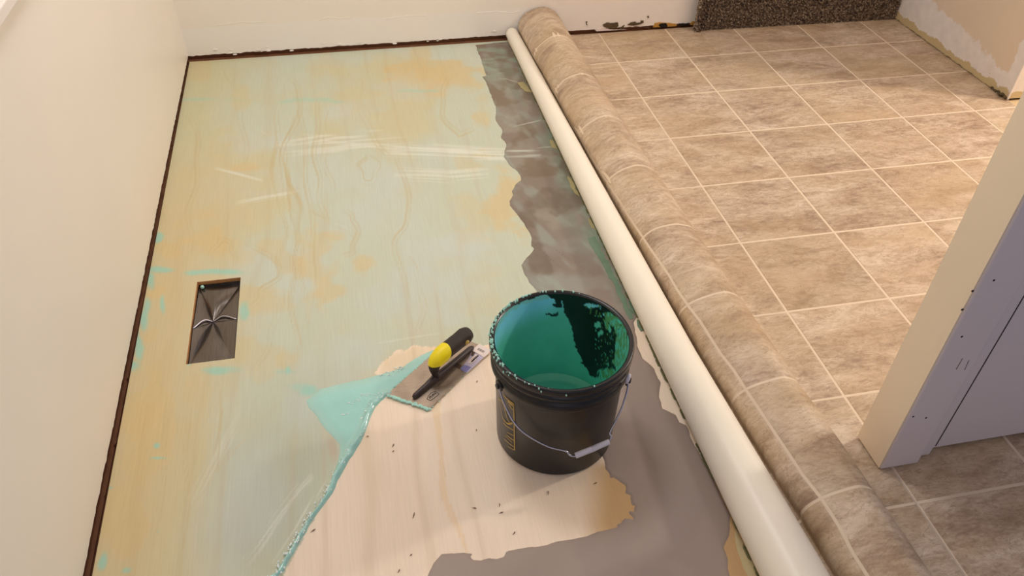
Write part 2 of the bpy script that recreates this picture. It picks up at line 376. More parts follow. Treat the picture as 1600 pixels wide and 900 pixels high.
lay([196, 210, 200], blob(470, 640, 34, 40, 20, .8, 132, .2) * .7); lay([200, 168, 140], blob(520, 700, 9, 26, -10, .8, 133, .1) * .4)
for k_, b in enumerate([(246, 372, 8, 12), (238, 440, 7, 14), (228, 500, 7, 22), (215, 540, 8, 20), (210, 572, 22, 9), (250, 420, 22, 5), (350, 582, 26, 8), (384, 492, 9, 16), (450, 576, 4, 8), (240, 716, 16, 2),
    (165, 870, 8, 14), (200, 892, 8, 5), (172, 762, 4, 2), (246, 700, 6, 5), (330, 425, 40, 5), (255, 470, 4, 16), (470, 605, 26, 10), (293, 565, 5, 8), (440, 578, 16, 4), (660, 140, 30, 3), (245, 830, 3, 3), (310, 155, 50, 4), (480, 158, 60, 4)]):
    lay(turq, blob(*b[:4], ang=0, soft=.6, seed=150 + k_, warp=.8) * (.75 if k_ < 18 else .35))
# trowel drag marks left in the film: streaky pale strokes
def stroke(pts, wid, a, c=(228, 232, 220), hf=60, seed=3):
    global col
    best = np.full(len(V), 1e9); tt = np.zeros(len(V)); side = np.zeros(len(V)); Ls = 0
    for p, q in zip(pts[:-1], pts[1:]):
        p = np.array(p, float); q = np.array(q, float); d = q - p; L = np.linalg.norm(d); t = np.clip(((px - p[0]) * d[0] + (py - p[1]) * d[1]) / L**2, 0, 1)
        ex = px - p[0] - t * d[0]; ey = py - p[1] - t * d[1]; D = np.hypot(ex, ey); sg = (ex * d[1] - ey * d[0]) / L
        kk = D < best; best[kk] = D[kk]; tt[kk] = (Ls + t * L)[kk]; side[kk] = sg[kk]; Ls += L
    st = vnoise(side / 2.2, tt / hf, seed); fade = np.sin(np.clip(tt / Ls, 0, 1) * math.pi) ** .35
    lay(c, (1 - sstep(wid * .6, wid, best)) * sstep(.35, .75, st) * fade * a)
stroke([(425, 228), (520, 213), (600, 208)], 7, .7, seed=4); stroke([(440, 236), (560, 226), (650, 220)], 11, .6, seed=5)
stroke([(470, 214), (600, 226), (790, 238)], 8, .6, seed=6); stroke([(600, 236), (720, 240), (845, 243)], 11, .85, seed=7)
stroke([(615, 272), (700, 276), (765, 270)], 13, .7, seed=8); stroke([(335, 262), (375, 272), (412, 282)], 3, .7, seed=9)
stroke([(368, 318), (420, 308), (470, 300)], 5, .6, seed=10); stroke([(405, 200), (430, 215), (445, 222)], 4, .7, seed=12)
stroke([(490, 742), (440, 800), (400, 862)], 7, .75, seed=13); stroke([(508, 748), (462, 830), (425, 885)], 5, .8, seed=14)
stroke([(470, 755), (380, 880)], 13, .45, seed=15); stroke([(380, 640), (300, 790)], 14, .3, seed=16); stroke([(590, 537), (640, 528), (690, 520)], 3, .5, seed=17)
stroke([(440, 620), (330, 740)], 5, .3, (215, 190, 150), seed=18)
for p_ in [[(250, 190), (246, 300), (262, 400)], [(350, 110), (378, 190), (384, 262)], [(388, 380), (440, 420), (410, 452), (395, 480)], [(430, 170), (452, 300), (462, 380), (455, 450), (468, 560)],
           [(470, 170), (480, 290), (492, 400), (482, 520)], [(452, 120), (470, 160), (440, 250), (456, 330)], [(620, 240), (640, 330), (618, 380), (640, 470)], [(560, 120), (570, 190), (610, 250)],
           [(440, 130), (432, 200), (428, 290), (444, 350), (436, 420)], [(455, 180), (448, 260), (470, 330), (468, 400), (474, 470)], [(500, 150), (492, 230), (500, 300), (512, 360)], [(512, 170), (506, 240), (520, 300)], [(540, 330), (556, 350), (552, 390), (535, 400)], [(575, 240), (590, 262), (575, 285), (560, 262), (575, 240)], [(700, 120), (690, 170), (715, 210), (740, 200)], [(330, 400), (345, 375), (362, 385), (366, 410)], [(640, 400), (660, 460), (655, 520)], [(300, 180), (310, 250), (296, 330), (300, 400)],
           [(445, 450), (425, 520), (400, 580)], [(300, 560), (292, 700), (288, 860)], [(345, 600), (340, 740)], [(263, 560), (258, 700), (240, 860)], [(480, 330), (545, 360), (560, 372)]]:
    q_ = crspline(p_, 7) + np.array([[3.0 * math.sin(i * .9 + p_[0][0]), 0] for i in range(7 * (len(p_) - 1) + 1)])
    stroke([tuple(t) for t in q_], 5.5, .42, (198, 178, 126), 60, seed=len(p_) + 20)
mask = np.ones(len(V))
TOPC = [(603, 618), (640, 600), (700, 560), (740, 545), (766, 536), (800, 520), (860, 500), (1000, 470), (1240, 900), (1240, 1300), (300, 1300), (447, 892), (480, 828), (515, 768), (540, 700), (580, 640)]
wob = np.stack([px + (fbm(gx * 14, gy * 14, 71) - .5) * 10, py + (fbm(gx * 14, gy * 14, 75) - .5) * 10], 1)
lower = inpoly(wob, TOPC); OVAL = [(583, 585), (602, 560), (623, 547), (649, 541), (672, 540), (690, 543), (680, 560), (650, 575), (600, 592)]
oval = inpoly(wob, OVAL); bm_ = lower | oval
nb = fbm(gx * 2.2, gy * .7, 81); bcol = bare * (1 - .0) + (nb[:, None] - .5) * np.array([14, 16, 22])
bcol = bcol + ((vnoise(gx * 7 + fbm(gx, gy * .4, 83) * 6, gy * .25, 85) > .86) * 1.0)[:, None] * np.array([-3, -9, -20])
tn = sstep(900, 960, px) * sstep(715, 735, py); bcol = bcol * (1 - tn[:, None]) + np.array([206, 170, 122]) * tn[:, None]
col[bm_] = bcol[bm_]; mask[bm_] = 0
ov = blob(632, 568, 44, 20, -25, .4, 140, .2); lay([222, 206, 172], ov * (~lower) * .5)
hole = (gx > HOLE[0] + 1e-6) & (gx < HOLE[1] - 1e-6) & (gy > HOLE[2] + 1e-6) & (gy < HOLE[3] - 1e-6)
Q = grid_faces(len(xs), len(ys)); ctr = V[Q].mean(1)
Q = Q[~((ctr[:, 0] > HOLE[0]) & (ctr[:, 0] < HOLE[1]) & (ctr[:, 1] > HOLE[2]) & (ctr[:, 1] < HOLE[3]))]
panel = npmesh('plywood_panel', V, Q, M['ply'], floor, True, lin(np.clip(col, 0, 255)), mask)
e = MB()                                                   # panel edges: outer rim and sides of the cut-out
zl = Z_PLY - .055
def wall_strip(mb, pts, z0, z1, closed=False):
    n = len(pts); mb.add([(p[0], p[1], z0) for p in pts] + [(p[0], p[1], z1) for p in pts], [(i, (i + 1) % n, n + (i + 1) % n, n + i) for i in range(n if closed else n - 1)])
wall_strip(e, [(-5.575 + (-.012 + (.95 - ys[0]) * .0112), ys[0]), (xs[-1], ys[0]), (xs[-1], ys[-1]), (-5.587, ys[-1])], zl, Z_PLY, True)
wall_strip(e, [(HOLE[0], HOLE[2]), (HOLE[0], HOLE[3]), (HOLE[1], HOLE[3]), (HOLE[1], HOLE[2])], zl, Z_PLY, True)
e.build('panel_edge', M['ply_edge'], panel)
MB().box(-5.56, -5.12, -9, .93, -.30, zl).box(-4.71, -1.1, -9, .93, -.30, zl).box(-5.12, -4.71, -9, -4.72, -.30, zl).box(-5.12, -4.71, -3.64, .93, -.30, zl).build('subfloor', M['plate_wood'], floor)
MB().box(-1.095, 9.0, -9, .93, -.06, Z_PLY - .002).build('plywood_panel', M['ply_plain'], floor)
MB().box(-1.095, 4.75, -9, .93, -.30, -.061).build('subfloor', M['plate_wood'], floor)

# --- walls with ragged lower edges
def ragged(name, a, b, z0, z1, thick, mat, jit, parent=None, seed=1, step=.04, bump_z=None):
    """wall panel from a to b (xy), body behind it to the left of a->b, lower edge roughened"""
    a = np.array(a, float); b = np.array(b, float); L = np.linalg.norm(b - a); n = int(L / step) + 1; d = (b - a) / L; nm = np.array([-d[1], d[0]]); r = random.Random(seed)
    V_ = []; zz = [z0 + r.uniform(-jit, jit) * r.choice((.4, .4, 1)) + (bump_z(L * i / (n - 1)) if bump_z else 0) for i in range(n)]
    for off in (0, thick):
        for i in range(n):
            p = a + d * (L * i / (n - 1)) + nm * off; V_ += [(p[0], p[1], zz[i]), (p[0], p[1], z1)]
    Fc = []
    for i in range(n - 1):
        k = 2 * i; q = 2 * n + k
        Fc += [(k, k + 2, k + 3, k + 1), (q, q + 1, q + 3, q + 2), (k, q, q + 2, k + 2), (k + 1, k + 3, q + 3, q + 1)]
    Fc += [(0, 1, 2 * n + 1, 2 * n), (2 * n - 2, 4 * n - 2, 4 * n - 1, 2 * n - 1)]
    return mesh(name, V_, Fc, mat, parent)
H = 8.0
wl = ragged('wall_left', (-5.513, -10.5), (-5.600, .97), .035, H, .05, M['wall_cream'], .010, seed=3); tag(wl, kind='structure')
MB().prism([(-5.9, -10.5), (-5.50, -10.5), (-5.597, 1.0), (-5.9, 1.0)], -.30, -.045).prism([(-5.9, -10.5), (-5.568, -10.5), (-5.655, 1.0), (-5.9, 1.0)], -.05, .4).build('bottom_plate', M['plate_wood'], wl)
r_ = random.Random(5); db = MB()
for k in range(16):                                       # crumbs of plaster and dirt in the gap
    y_ = r_.uniform(-7, .8); s_ = r_.uniform(.008, .02); db.blob((-5.60 + (.95 - y_) * .0095 + r_.uniform(-.006, .004), y_, -.04 + s_ * .5), s_ * .5, (1, r_.uniform(1, 3), 1), 5)
tag(db.build('gap_debris', M['plate_wood'], wl), kind='stuff')
wb = ragged('wall_back', (-5.65, .97), (1.47, .97), .05, H, .05, M['wall_cream_back'], .008, seed=4); tag(wb, kind='structure')
MB().box(-5.7, 1.50, 1.025, 1.25, -.30, .4).build('bottom_plate', M['plate_wood'], wb)
MB().box(-5.65, 1.47, .93, 1.02, -.06, -.012).build('floor_edge_strip', M['plate_wood'], wb)
def patch_on_back(name, pts, mat, parent, t=.012):
    P_ = [bp(*q, n=(0, 1, 0), pt=(0, .97, 0)) for q in pts]; n = len(P_); V_ = [(p[0], .969, max(p[2], .02)) for p in P_] + [(p[0], .969 - t, max(p[2], .02)) for p in P_]
    return mesh(name, V_, [tuple(range(n))[::-1], tuple(range(n, 2 * n))] + [(i, (i + 1) % n, n + (i + 1) % n, n + i) for i in range(n)], mat, parent)
cz = lambda L: [(900 + x / 8, 20 + y / 8) for x, y in L]
for L_, mt in (([(330, 150), (390, 118), (440, 128), (520, 118), (530, 160), (500, 190), (430, 190), (380, 185), (345, 170)], 'stain'),
               ([(540, 180), (570, 172), (605, 150), (600, 165), (570, 195), (535, 198)], 'stain'), ([(640, 148), (680, 120), (740, 108), (760, 125), (800, 122), (810, 95), (845, 98), (840, 125), (790, 142), (730, 155), (690, 158)], 'stain'),
               ([(1030, 150), (1060, 130), (1125, 126), (1140, 160), (1125, 176), (1060, 176), (1040, 165)], 'hole_shade'), ([(1280, 128), (1310, 132), (1380, 132), (1412, 122), (1385, 160), (1300, 165)], 'hole_shade'),
               ([(985, 128), (1050, 118), (1200, 130), (1260, 140), (1250, 165), (1150, 178), (1030, 178), (960, 180)], 'adhesive'), ([(235, 212), (330, 190), (480, 210), (620, 205), (650, 222), (420, 235), (260, 232)], 'label_white'),
               ([(1420, 140), (1450, 105), (1480, 100), (1490, 150), (1450, 165)], 'adhesive'), ([(120, 110), (140, 105), (130, 130), (145, 150), (125, 145)], 'stain'), ([(890, 40), (905, 34), (908, 62), (895, 60)], 'stain'), ([(855, 175), (910, 178), (912, 186), (860, 186)], 'stain')):
    patch_on_back('torn_patch', jag(cz(L_), 1.2, .35, len(L_)), M[mt], wb, .016 if mt == 'hole_shade' else (.006 if mt in ('adhesive', 'label_white') else .012))
def crack(pts, parent, plane_pt, nrm, off, rad=.006, mat='ink_grey'):
    MB().tube([bp(*q, n=nrm, pt=plane_pt) + np.array(off) for q in pts], rad, 5).build('crack', M[mat], parent)
crack([(335, 40), (352, 38), (378, 34), (398, 35), (415, 33)], wb, (0, .97, 0), (0, 1, 0), (0, .001, 0), .005, 'wall_cream_back')
crack([(495, 32), (512, 27), (530, 29), (548, 27)], wb, (0, .97, 0), (0, 1, 0), (0, .001, 0), .005, 'wall_cream_back')
crack([(598, 30), (640, 24), (668, 24)], wb, (0, .97, 0), (0, 1, 0), (0, .001, 0), .005, 'wall_cream_back')
crack([(745, 20), (775, 18), (800, 20), (812, 17)], wb, (0, .97, 0), (0, 1, 0), (0, .001, 0), .005, 'wall_cream_back')
fl = MB(); r_ = random.Random(11)                       # drips and flakes where the caulk tore off
for k in range(30):
    x_ = r_.uniform(-5.4, -1.5); fl.blob((x_, .962, r_.uniform(.03, .12)), r_.uniform(.006, .016), (2.2, .5, .8), 5)
tag(fl.build('torn_flakes', M['wall_cream_back'], wb), kind='stuff')

wr = ragged('wall_right', (4.58, .97), (4.58, -1.83), .012, H, .35, M['wall_right'], .012, seed=9); tag(wr, kind='structure')
MB().box(4.64, 12, -1.80, -1.5, -.02, H).build('return_face', M['wall_cream'], wr)
MB().box(4.60, 4.8, -1.80, .95, -.05, .2).build('bottom_plate', M['plate_wood'], wr)
cb = MB()
for k in range(16):
    cb.blob((4.60 - random.uniform(0, .06), -1.80 + random.uniform(-.02, .28), .015 + random.uniform(0, .03)), random.uniform(.012, .03), (1, 1.5, .6), 5)
tag(cb.build('plaster_crumbs', M['stain'], wr), kind='stuff')
MB().tube([(4.575, -1.835, .02), (4.575, -1.835, H)], .012, 6).build('corner_bead', M['trim_white'], wr)

# wall_front: the end of the doorway wall on the right, baseboard and casing removed
wf = MB().box(-.119, -.02, -6.694, -6.40, .022, H).build('wall_front', M['wall_end']); tag(wf, kind='structure')
MB().box(-.02, 12, -6.58, -6.40, .03, H).build('drywall_panel', M['wall_hall'], wf)
MB().box(-.108, .195, -6.704, -6.60, .012, H).build('jamb_board', M['wall_hall'], wf, bevel=.012)
MB().box(.205, .312, -6.66, -6.60, .03, H).build('stop_strip', M['wall_hall'], wf, bevel=.008)
MB().box(.372, .381, -6.6195, -6.60, .06, H).build('joint_gap', M['dark_gap'], wf)
MB().box(.325, 9, -6.618, -6.585, .045, H).build('drywall_panel', M['wall_hall'], wf)
MB().box(.300, .334, -6.612, -6.59, .05, H).build('joint_gap', M['dark_gap'], wf); MB().box(-.08, 9, -6.57, -6.45, -.002, .05).box(-.09, .17, -6.66, -6.45, -.002, .03).build('bottom_plate', M['dark_gap'], wf)
for q in [(1427, 651), (1447, 653), (1553, 438), (1520, 455), (1504, 484), (1503, 526)]:
    h_ = bp(*q, n=(0, 1, 0), pt=(0, -6.7045, 0)); MB().tube([h_ + np.array([0, .004, 0]), h_ - np.array([0, .001, 0])], .008, 8).build('nail_hole', M['engrave'], wf)
for a_, b_ in (((1504, 560), (1494, 577)), ((1514, 563), (1507, 578))):
    p1, p2 = [bp(*q, n=(0, 1, 0), pt=(0, -6.7045, 0)) for q in (a_, b_)]; MB().tube([p1, p2], .0022, 5).build('paint_nick', M['stain'], wf)

wk = MB().box(9.0, 9.1, -6.4, -1.5, -.06, H).build('wall_kitchen', M['wall_cream']); tag(wk, kind='structure')
MBc = MB().box(-5.7, 12, -10.0, 1.25, H, H + .1).build('ceiling', M['ceiling']); tag(MBc, kind='structure')
tr = MB().box(-5.60, -5.50, -6.3, -2.7, 2.76, 2.84).box(-5.60, -5.57, -6.2, -2.8, 2.58, 2.76).build('trim_1', M['trim_white'], bevel=.01); tag(tr, kind='structure')

# ================================================================== GREY PATCHING COMPOUND, TEAL SPREAD (thin layers lying on the plywood)
def poly_grid(poly, step, zf, jitter_snap=.75):
    poly = [tuple(map(float, p)) for p in poly]; A = np.array(poly); x0, y0 = A.min(0) - step; x1, y1 = A.max(0) + step
    gx_ = np.arange(x0, x1, step); gy_ = np.arange(y0, y1, step); X, Y = np.meshgrid(gx_, gy_, indexing='ij'); P_ = np.stack([X.ravel(), Y.ravel()], 1)
    Qf = grid_faces(len(gx_), len(gy_)); ins = inpoly(P_[Qf].mean(1), poly); Qf = Qf[ins]
    used = np.unique(Qf); rm = np.full(len(P_), -1); rm[used] = np.arange(len(used)); P_ = P_[used]; Qf = rm[Qf]
    # boundary verts: those whose face count < 4
    cnt = np.bincount(Qf.ravel(), minlength=len(P_)); bd = cnt < 4
    d, q = polydist(P_, poly); P_[bd] = q[bd]
    z = zf(P_, np.where(bd, 0, d)); z[bd] = Z_PLY - .001
    return np.column_stack([P_, z]), Qf, np.where(bd, 0, d)
def topx(L, z=Z_PLY): return [tuple(bp(x, y, z)[:2]) for x, y in L]
c3 = lambda L: [(700 + x / 2.144, 60 + y / 2.144) for x, y in L]; c2 = lambda L: [(600 + x / 2.667, 640 + y / 2.667) for x, y in L]
g_left = c3([(90, 22), (100, 45), (108, 66), (128, 125), (113, 128), (130, 155), (145, 190), (160, 235), (160, 275), (180, 305), (178, 335), (195, 355), (188, 378), (186, 398), (205, 425), (235, 450), (245, 475), (225, 490), (213, 512), (217, 525), (205, 545), (208, 562),
             (235, 595), (265, 640), (280, 668), (278, 695), (288, 705), (262, 735), (245, 760), (255, 790), (272, 820), (295, 845)]) + [(850, 480), (870, 560), (905, 640)]
g_bot = c2([(900, 180), (918, 215), (922, 250), (938, 265), (945, 300), (955, 282), (980, 300), (1008, 320), (1004, 350), (1028, 358), (1018, 380), (1030, 375), (1025, 398), (1045, 400), (1040, 425), (1005, 415), (1040, 455), (1000, 452), (980, 478), (955, 458), (950, 470), (975, 487),
            (920, 502), (850, 525), (780, 540), (720, 548), (640, 570), (560, 580), (508, 590), (500, 612), (470, 622), (440, 618), (400, 628), (370, 625), (362, 612), (372, 600), (300, 597), (240, 600), (205, 640), (180, 693), (170, 760), (150, 900), (1480, 900), (1443, 700), (1435, 620), (1415, 575), (1438, 530), (1445, 440)])
g_right = [(1100, 722), (1072, 664), (1062, 660), (1056, 648), (1035, 638), (1030, 620), (1033, 598), (1022, 575), (1004, 560), (996, 540), (990, 505), (1000, 490)]
poly_g = topx(g_left) + topx(g_bot) + topx(g_right) + [(-1.22, -4.6), (-1.22, .90)]
poly_g = jag(poly_g, .05, .008, 2)
Vg, Qg, dg = poly_grid(poly_g, .014, lambda P_, d: Z_PLY + .0045 + .0015 * fbm(P_[:, 0] * 3, P_[:, 1] * 3, 5))
x_, y_ = Vg[:, 0], Vg[:, 1]; Pg = pr(Vg); px, py, gx, gy = Pg[:, 0], Pg[:, 1], x_, y_
V = Vg; col = np.ones((len(Vg), 3)) * np.array([158, 142, 132])
up = 1 - sstep(430, 520, py)
lay([132, 120, 108], up * .85); lay([156, 152, 138], up * sstep(.45, .65, fbm(x_ * 3, y_ * 3, 7)) * .6); lay([118, 100, 80], up * sstep(.52, .66, fbm(x_ * 2.5 + 4, y_ * 2.5, 8)) * .6)
lay([170, 153, 142], (1 - up) * sstep(.45, .7, fbm(x_ * 1.5, y_ * 1.5, 9)) * .5); lay([150, 134, 128], (1 - up) * sstep(.5, .7, fbm(x_ * 4, y_ * 4, 10)) * .35)
# thin mint film dragged over the upper part, strongest next to the rolled vinyl
tealn = fbm(x_ * 5, y_ * 2.2, 12); nearroll = sstep(-1.75, -1.3, x_) * up
lay([128, 158, 140], nearroll * sstep(.42, .65, tealn) * .55); lay([150, 178, 160], up * (1 - sstep(90, 150, py)) * sstep(.42, .7, fbm(x_ * 4, y_ * 9, 14)) * .55)
lay([150, 154, 148], sstep(350, 420, py) * up * .6 * sstep(.3, .6, fbm(x_ * 2, y_ * 2, 19)))
lay([160, 176, 164], up * sstep(.55, .75, fbm(x_ * 7 + y_ * 2, y_ * 2.5, 23)) * .45); lay([104, 88, 72], up * sstep(.6, .72, fbm(x_ * 3 + 8, y_ * 2, 24)) * .5)
for pts, wd, a in (([(783, 215), (800, 196), (845, 186)], 3.2, 1), ([(790, 240), (845, 240)], 7, .9), ([(805, 235), (850, 228), (872, 228)], 2.8, .9), ([(830, 296), (845, 305), (858, 314)], 2.4, 1), ([(752, 119), (790, 121), (812, 128)], 2.8, .9),
                   ([(800, 345), (840, 385), (880, 420)], 2, -.7), ([(825, 345), (870, 390), (930, 430)], 1.8, -.6), ([(780, 150), (800, 124), (820, 150)], 2, .4), ([(1085, 872), (1090, 850), (1072, 800)], 1.2, -.5), ([(1045, 880), (1060, 872), (1090, 866)], 1.4, -.6), ([(1045, 878), (1046, 884)], 3, -.6), ([(848, 320), (880, 325)], 1, .3)):
    stroke(pts, wd, abs(a), (206, 214, 202) if a > 0 else (96, 82, 76), 80, seed=6)
gr = npmesh('patching_compound', Vg, Qg, M['grey'], None, True, lin(np.clip(col, 0, 255)))
tag(gr, 'dried grey patching compound in a feathered coat on the plywood along the vinyl roll', 'compound', kind='stuff')
ci = lambda L: topx([(700 + x / 2.144, 60 + y / 2.144) for x, y in L])
# bare/yellow flecks where the grey coat is missing beside the roll, each a thin chip of wood veneer
tp = MB()
for L_ in ([(400, 462), (415, 478), (440, 532), (425, 522), (408, 495)], [(468, 598), (482, 612), (496, 642), (480, 636)], [(338, 342), (352, 344), (368, 372), (350, 368)], [(232, 150), (252, 148), (282, 182), (262, 180), (245, 168)]):
    tp.prism(jag(ci(L_), .03, .008, len(L_)), Z_PLY, Z_PLY + .009)
tag(tp.build('bare_fleck', plain('olive_yellow_veneer', hx(176, 164, 118), .6, var=.2, scale=25), gr), kind='stuff')
tp = MB()
for L_ in (topx([(982, 470), (992, 474), (998, 486), (994, 494), (984, 486)]), topx([(995, 500), (1004, 504), (1008, 516), (1001, 518), (996, 510)]), topx([(918, 372), (930, 370), (975, 462), (990, 498), (984, 500), (962, 452)]), topx([(870, 150), (878, 165), (897, 215), (920, 300), (914, 296), (885, 215)])):
    tp.prism(jag(L_, .04, .012, 3), Z_PLY, Z_PLY + .008)
tag(tp.build('mint_smear', M['teal_smear'], gr), kind='stuff')

# teal spread still wet, with a thick bead along its lower edge
c1 = lambda L: [(100 + x / 2.647, 560 + y / 2.647) for x, y in L]; cA = lambda L: [(560 + x / 4.7375, 490 + y / 4.7375) for x, y in L]
tl = c1([(840, 960), (885, 900), (910, 880), (930, 835), (955, 800), (975, 755), (1002, 720), (1020, 680), (1050, 640), (1080, 600), (1110, 560), (1130, 510), (1160, 458), (1180, 420), (1212, 372), (1240, 320), (1262, 262), (1290, 200), (1335, 157)])
tl += cA([(240, 612), (330, 560), (560, 360), (620, 300), (640, 230), (545, 272), (480, 300), (420, 332), (330, 395), (250, 425), (160, 450), (90, 470), (0, 492)])
tl += c1([(1200, 92), (1130, 108), (1060, 126), (1040, 142), (1000, 175), (1012, 205), (1045, 240), (1078, 290), (1108, 320), (1138, 355), (1142, 385), (1130, 430), (1112, 480), (1100, 520), (1078, 570), (1052, 610), (1020, 650), (990, 700), (960, 742), (935, 790), (908, 835), (880, 880), (800, 960)])
poly_t = jag(topx(tl), .05, .006, 4); low_e = topx(c1([(840, 960), (885, 900), (910, 880), (955, 800), (1002, 720), (1050, 640), (1110, 560), (1130, 510), (1180, 420), (1240, 320), (1290, 200), (1335, 157)]))
def zt(P_, d):
    de = np.full(len(P_), 9.)
    for a, b in zip(low_e[:-1], low_e[1:]):
        a = np.array(a); b = np.array(b); t = np.clip(((P_ - a) @ (b - a)) / ((b - a) @ (b - a)), 0, 1); de = np.minimum(de, np.linalg.norm(P_ - a - t[:, None] * (b - a), axis=1))
    return Z_PLY + .004 + .022 * np.exp(-((de - .03) / .025) ** 2) * (.6 + .8 * vnoise(P_[:, 0] * 18, P_[:, 1] * 18, 3)) + .006 * fbm(P_[:, 0] * 5, P_[:, 1] * 5, 6) * sstep(0, .1, d)
Vt, Qt, dt = poly_grid(poly_t, .0095, zt)
x_, y_ = Vt[:, 0], Vt[:, 1]; colt = np.ones((len(Vt), 3)) * np.array([168, 222, 214]); thin = (1 - sstep(0, .12, dt)) 
hgt = np.clip((Vt[:, 2] - Z_PLY) / .025, 0, 1)[:, None]; colt = colt * (1 - hgt * .5) + np.array([136, 214, 216]) * hgt * .5
nn = fbm(x_ * 4, y_ * 4, 9)[:, None]; colt = colt + (nn - .5) * 14
lw = sstep(690, 720, pr(Vt)[:, 1])[:, None]; tt_ = (thin[:, None] * .35); colt = colt * (1 - tt_) + np.array([176, 205, 188]) * tt_
ts = npmesh('wet_compound', Vt, Qt, M['wet'], None, True, lin(np.clip(colt, 0, 255)))
tag(ts, 'wet glossy turquoise compound spread from the trowel down to the bottom edge', 'compound', kind='stuff')
fm = MB(); r_ = random.Random(21); seg = list(zip(low_e[:-1], low_e[1:]))
for k in range(230):
    (a, b) = seg[r_.randrange(len(seg))]; t = r_.random(); n_ = (-(b[1] - a[1]), b[0] - a[0]); L_ = math.hypot(*n_); o_ = r_.gauss(.035, .014)
    x_ = a[0] + (b[0] - a[0]) * t + n_[0] / L_ * o_; y_ = a[1] + (b[1] - a[1]) * t + n_[1] / L_ * o_; fm.blob((x_, y_, Z_PLY + .016), r_.uniform(.003, .0085), (1, 1.3, .8), 5)
for c_ in cA([(300, 410), (330, 400), (230, 440), (180, 465), (210, 455), (60, 605), (30, 615), (100, 605), (280, 425)]) + c1([(1160, 230), (1245, 155), (1220, 175), (1195, 190), (1250, 240), (1225, 250), (1205, 180), (1150, 235)]):
    b_ = bp(*c_, Z_PLY)
    for j in range(4): fm.blob((b_[0] + r_.uniform(-.03, .03), b_[1] + r_.uniform(-.015, .015), Z_PLY + .009), r_.uniform(.002, .006), (1.6, 1, .7), 5)
tag(fm.build('foam_bubbles', M['foam'], ts, True), kind='stuff')

# ================================================================== FLOOR DUCT BOOT in the cut-out
db_ = empty('duct_boot', (-4.915, -4.18, -.28)); tag(db_, 'brushed metal duct boot sunk in the rectangular cut-out near the left wall', 'floor duct')
x0, x1, y0, y1 = HOLE[0] + .012, HOLE[1] - .012, HOLE[2] + .012, HOLE[3] - .012
s_ = MB(); wall_strip(s_, [(x0, y0), (x0, y1), (x1, y1), (x1, y0)], -.10, Z_PLY - .03, True); s_.build('collar', M['duct'], db_)
ap = tuple(bp(333, 503, -.10))
pn = [(x0, y0, -.05), (x1, y0, -.05), (x1, -4.20, -.035), (x1, y1, -.075), (x0, y1, -.06), (x0, -4.26, -.03)]
for a in range(6):
    A, B = np.array(pn[a]), np.array(pn[(a + 1) % 6]); Ap = np.array(ap); n = 12; Vv = []; Ff = []; bow = (.030, .012, .022, .034, .012, .016)[a]
    for i in range(n + 1):
        for j in range(n + 1):
            q = A + (B - A) * j / n; w_ = i / n; p = Ap + (q - Ap) * w_; p[2] += bow * math.sin(math.pi * w_) * math.sin(math.pi * j / n); Vv.append(p)
    for i in range(n):
        for j in range(n): k = i * (n + 1) + j; Ff.append((k, k + n + 1, k + n + 2, k + 1))
    mesh('folded_panel', Vv, Ff, M['duct'], db_, True)
for e_ in (pn[2], pn[5]): MB().tube(crspline([ap, np.array(ap) * .55 + np.array(e_) * .45 + np.array([0, .035, .022]), e_], 6), .0075, 8).build('crease_and_highlight', M['wire'], db_, True)  # brighter metal tubes paint the highlight along these two folds
MB().tube([ap, pn[4]], .003, 6).build('crease_and_highlight', M['dark_gap'], db_, True)
MB().blob((x0 + .03, y1 - .03, Z_PLY - .03), .018, n=6).build('teal_drip', M['dried'], db_)

# ================================================================== VINYL SHEET: laid part, fold, rolled end, printed tiles
vs = empty('vinyl_sheet', (1.6, -3.5, 0)); tag(vs, 'stone tile patterned vinyl sheet laid on the right with its edge folded and rolled up', 'vinyl flooring')
YK = np.array([.95, 0, -1, -2, -3, -4, -5, -6, -7, -8, -9])
def ik(vals): return lambda y: float(np.interp(-y, -YK, vals))
f_foot = ik([-.44, -.42, -.43, -.41, -.39, -.37, -.34, -.31, -.27, -.25, -.24]); f_top = ik([.44, .43, .39, .36, .345, .34, .33, .34, .345, .35, .35])
f_xt = ik([-.86, -.90, -.85, -.83, -.79, -.75, -.70, -.65, -.60, -.56, -.53]); f_xl = ik([-1.18, -1.165, -1.13, -1.10, -1.075, -1.05, -1.03, -.98, -.91, -.86, -.82])
f_zl = ik([.10, .10, .10, .12, .16, .20, .235, .26, .27, .27, .27])
def prof(y):
    a, t, x, l = f_foot(y), f_top(y), f_xt(y), f_xl(y)
    wv_ = .010 * math.sin(y * 2.3 + 1) + .007 * math.sin(y * 5.1)
    P_ = [(0, 0), (a * .55, 0), (a, .008), (a - .07, .10), (x + (a - x) * .55, t * .74), (x + (a - x) * .28, t * .94 + wv_), (x, t + wv_), (l + .13, t * .86), (l + .03, t * .63), (l, t * .40), (l + .015, t * .2), (l + .02, .03), (l - .06, .004), (l - .15, .002)]
    Q_ = crspline(P_, 8); Q_[:, 1] = np.maximum(Q_[:, 1], 0); s__ = np.concatenate([[0], np.cumsum(np.linalg.norm(np.diff(Q_, axis=0), axis=1))]); return Q_, s__
def pline(y):
    Q_, s__ = prof(y); i0 = 6 * 8; zl_ = f_zl(y)
    for i in range(i0, len(Q_) - 1):
        if Q_[i + 1, 1] < zl_: return s__[i]
    return s__[-1]
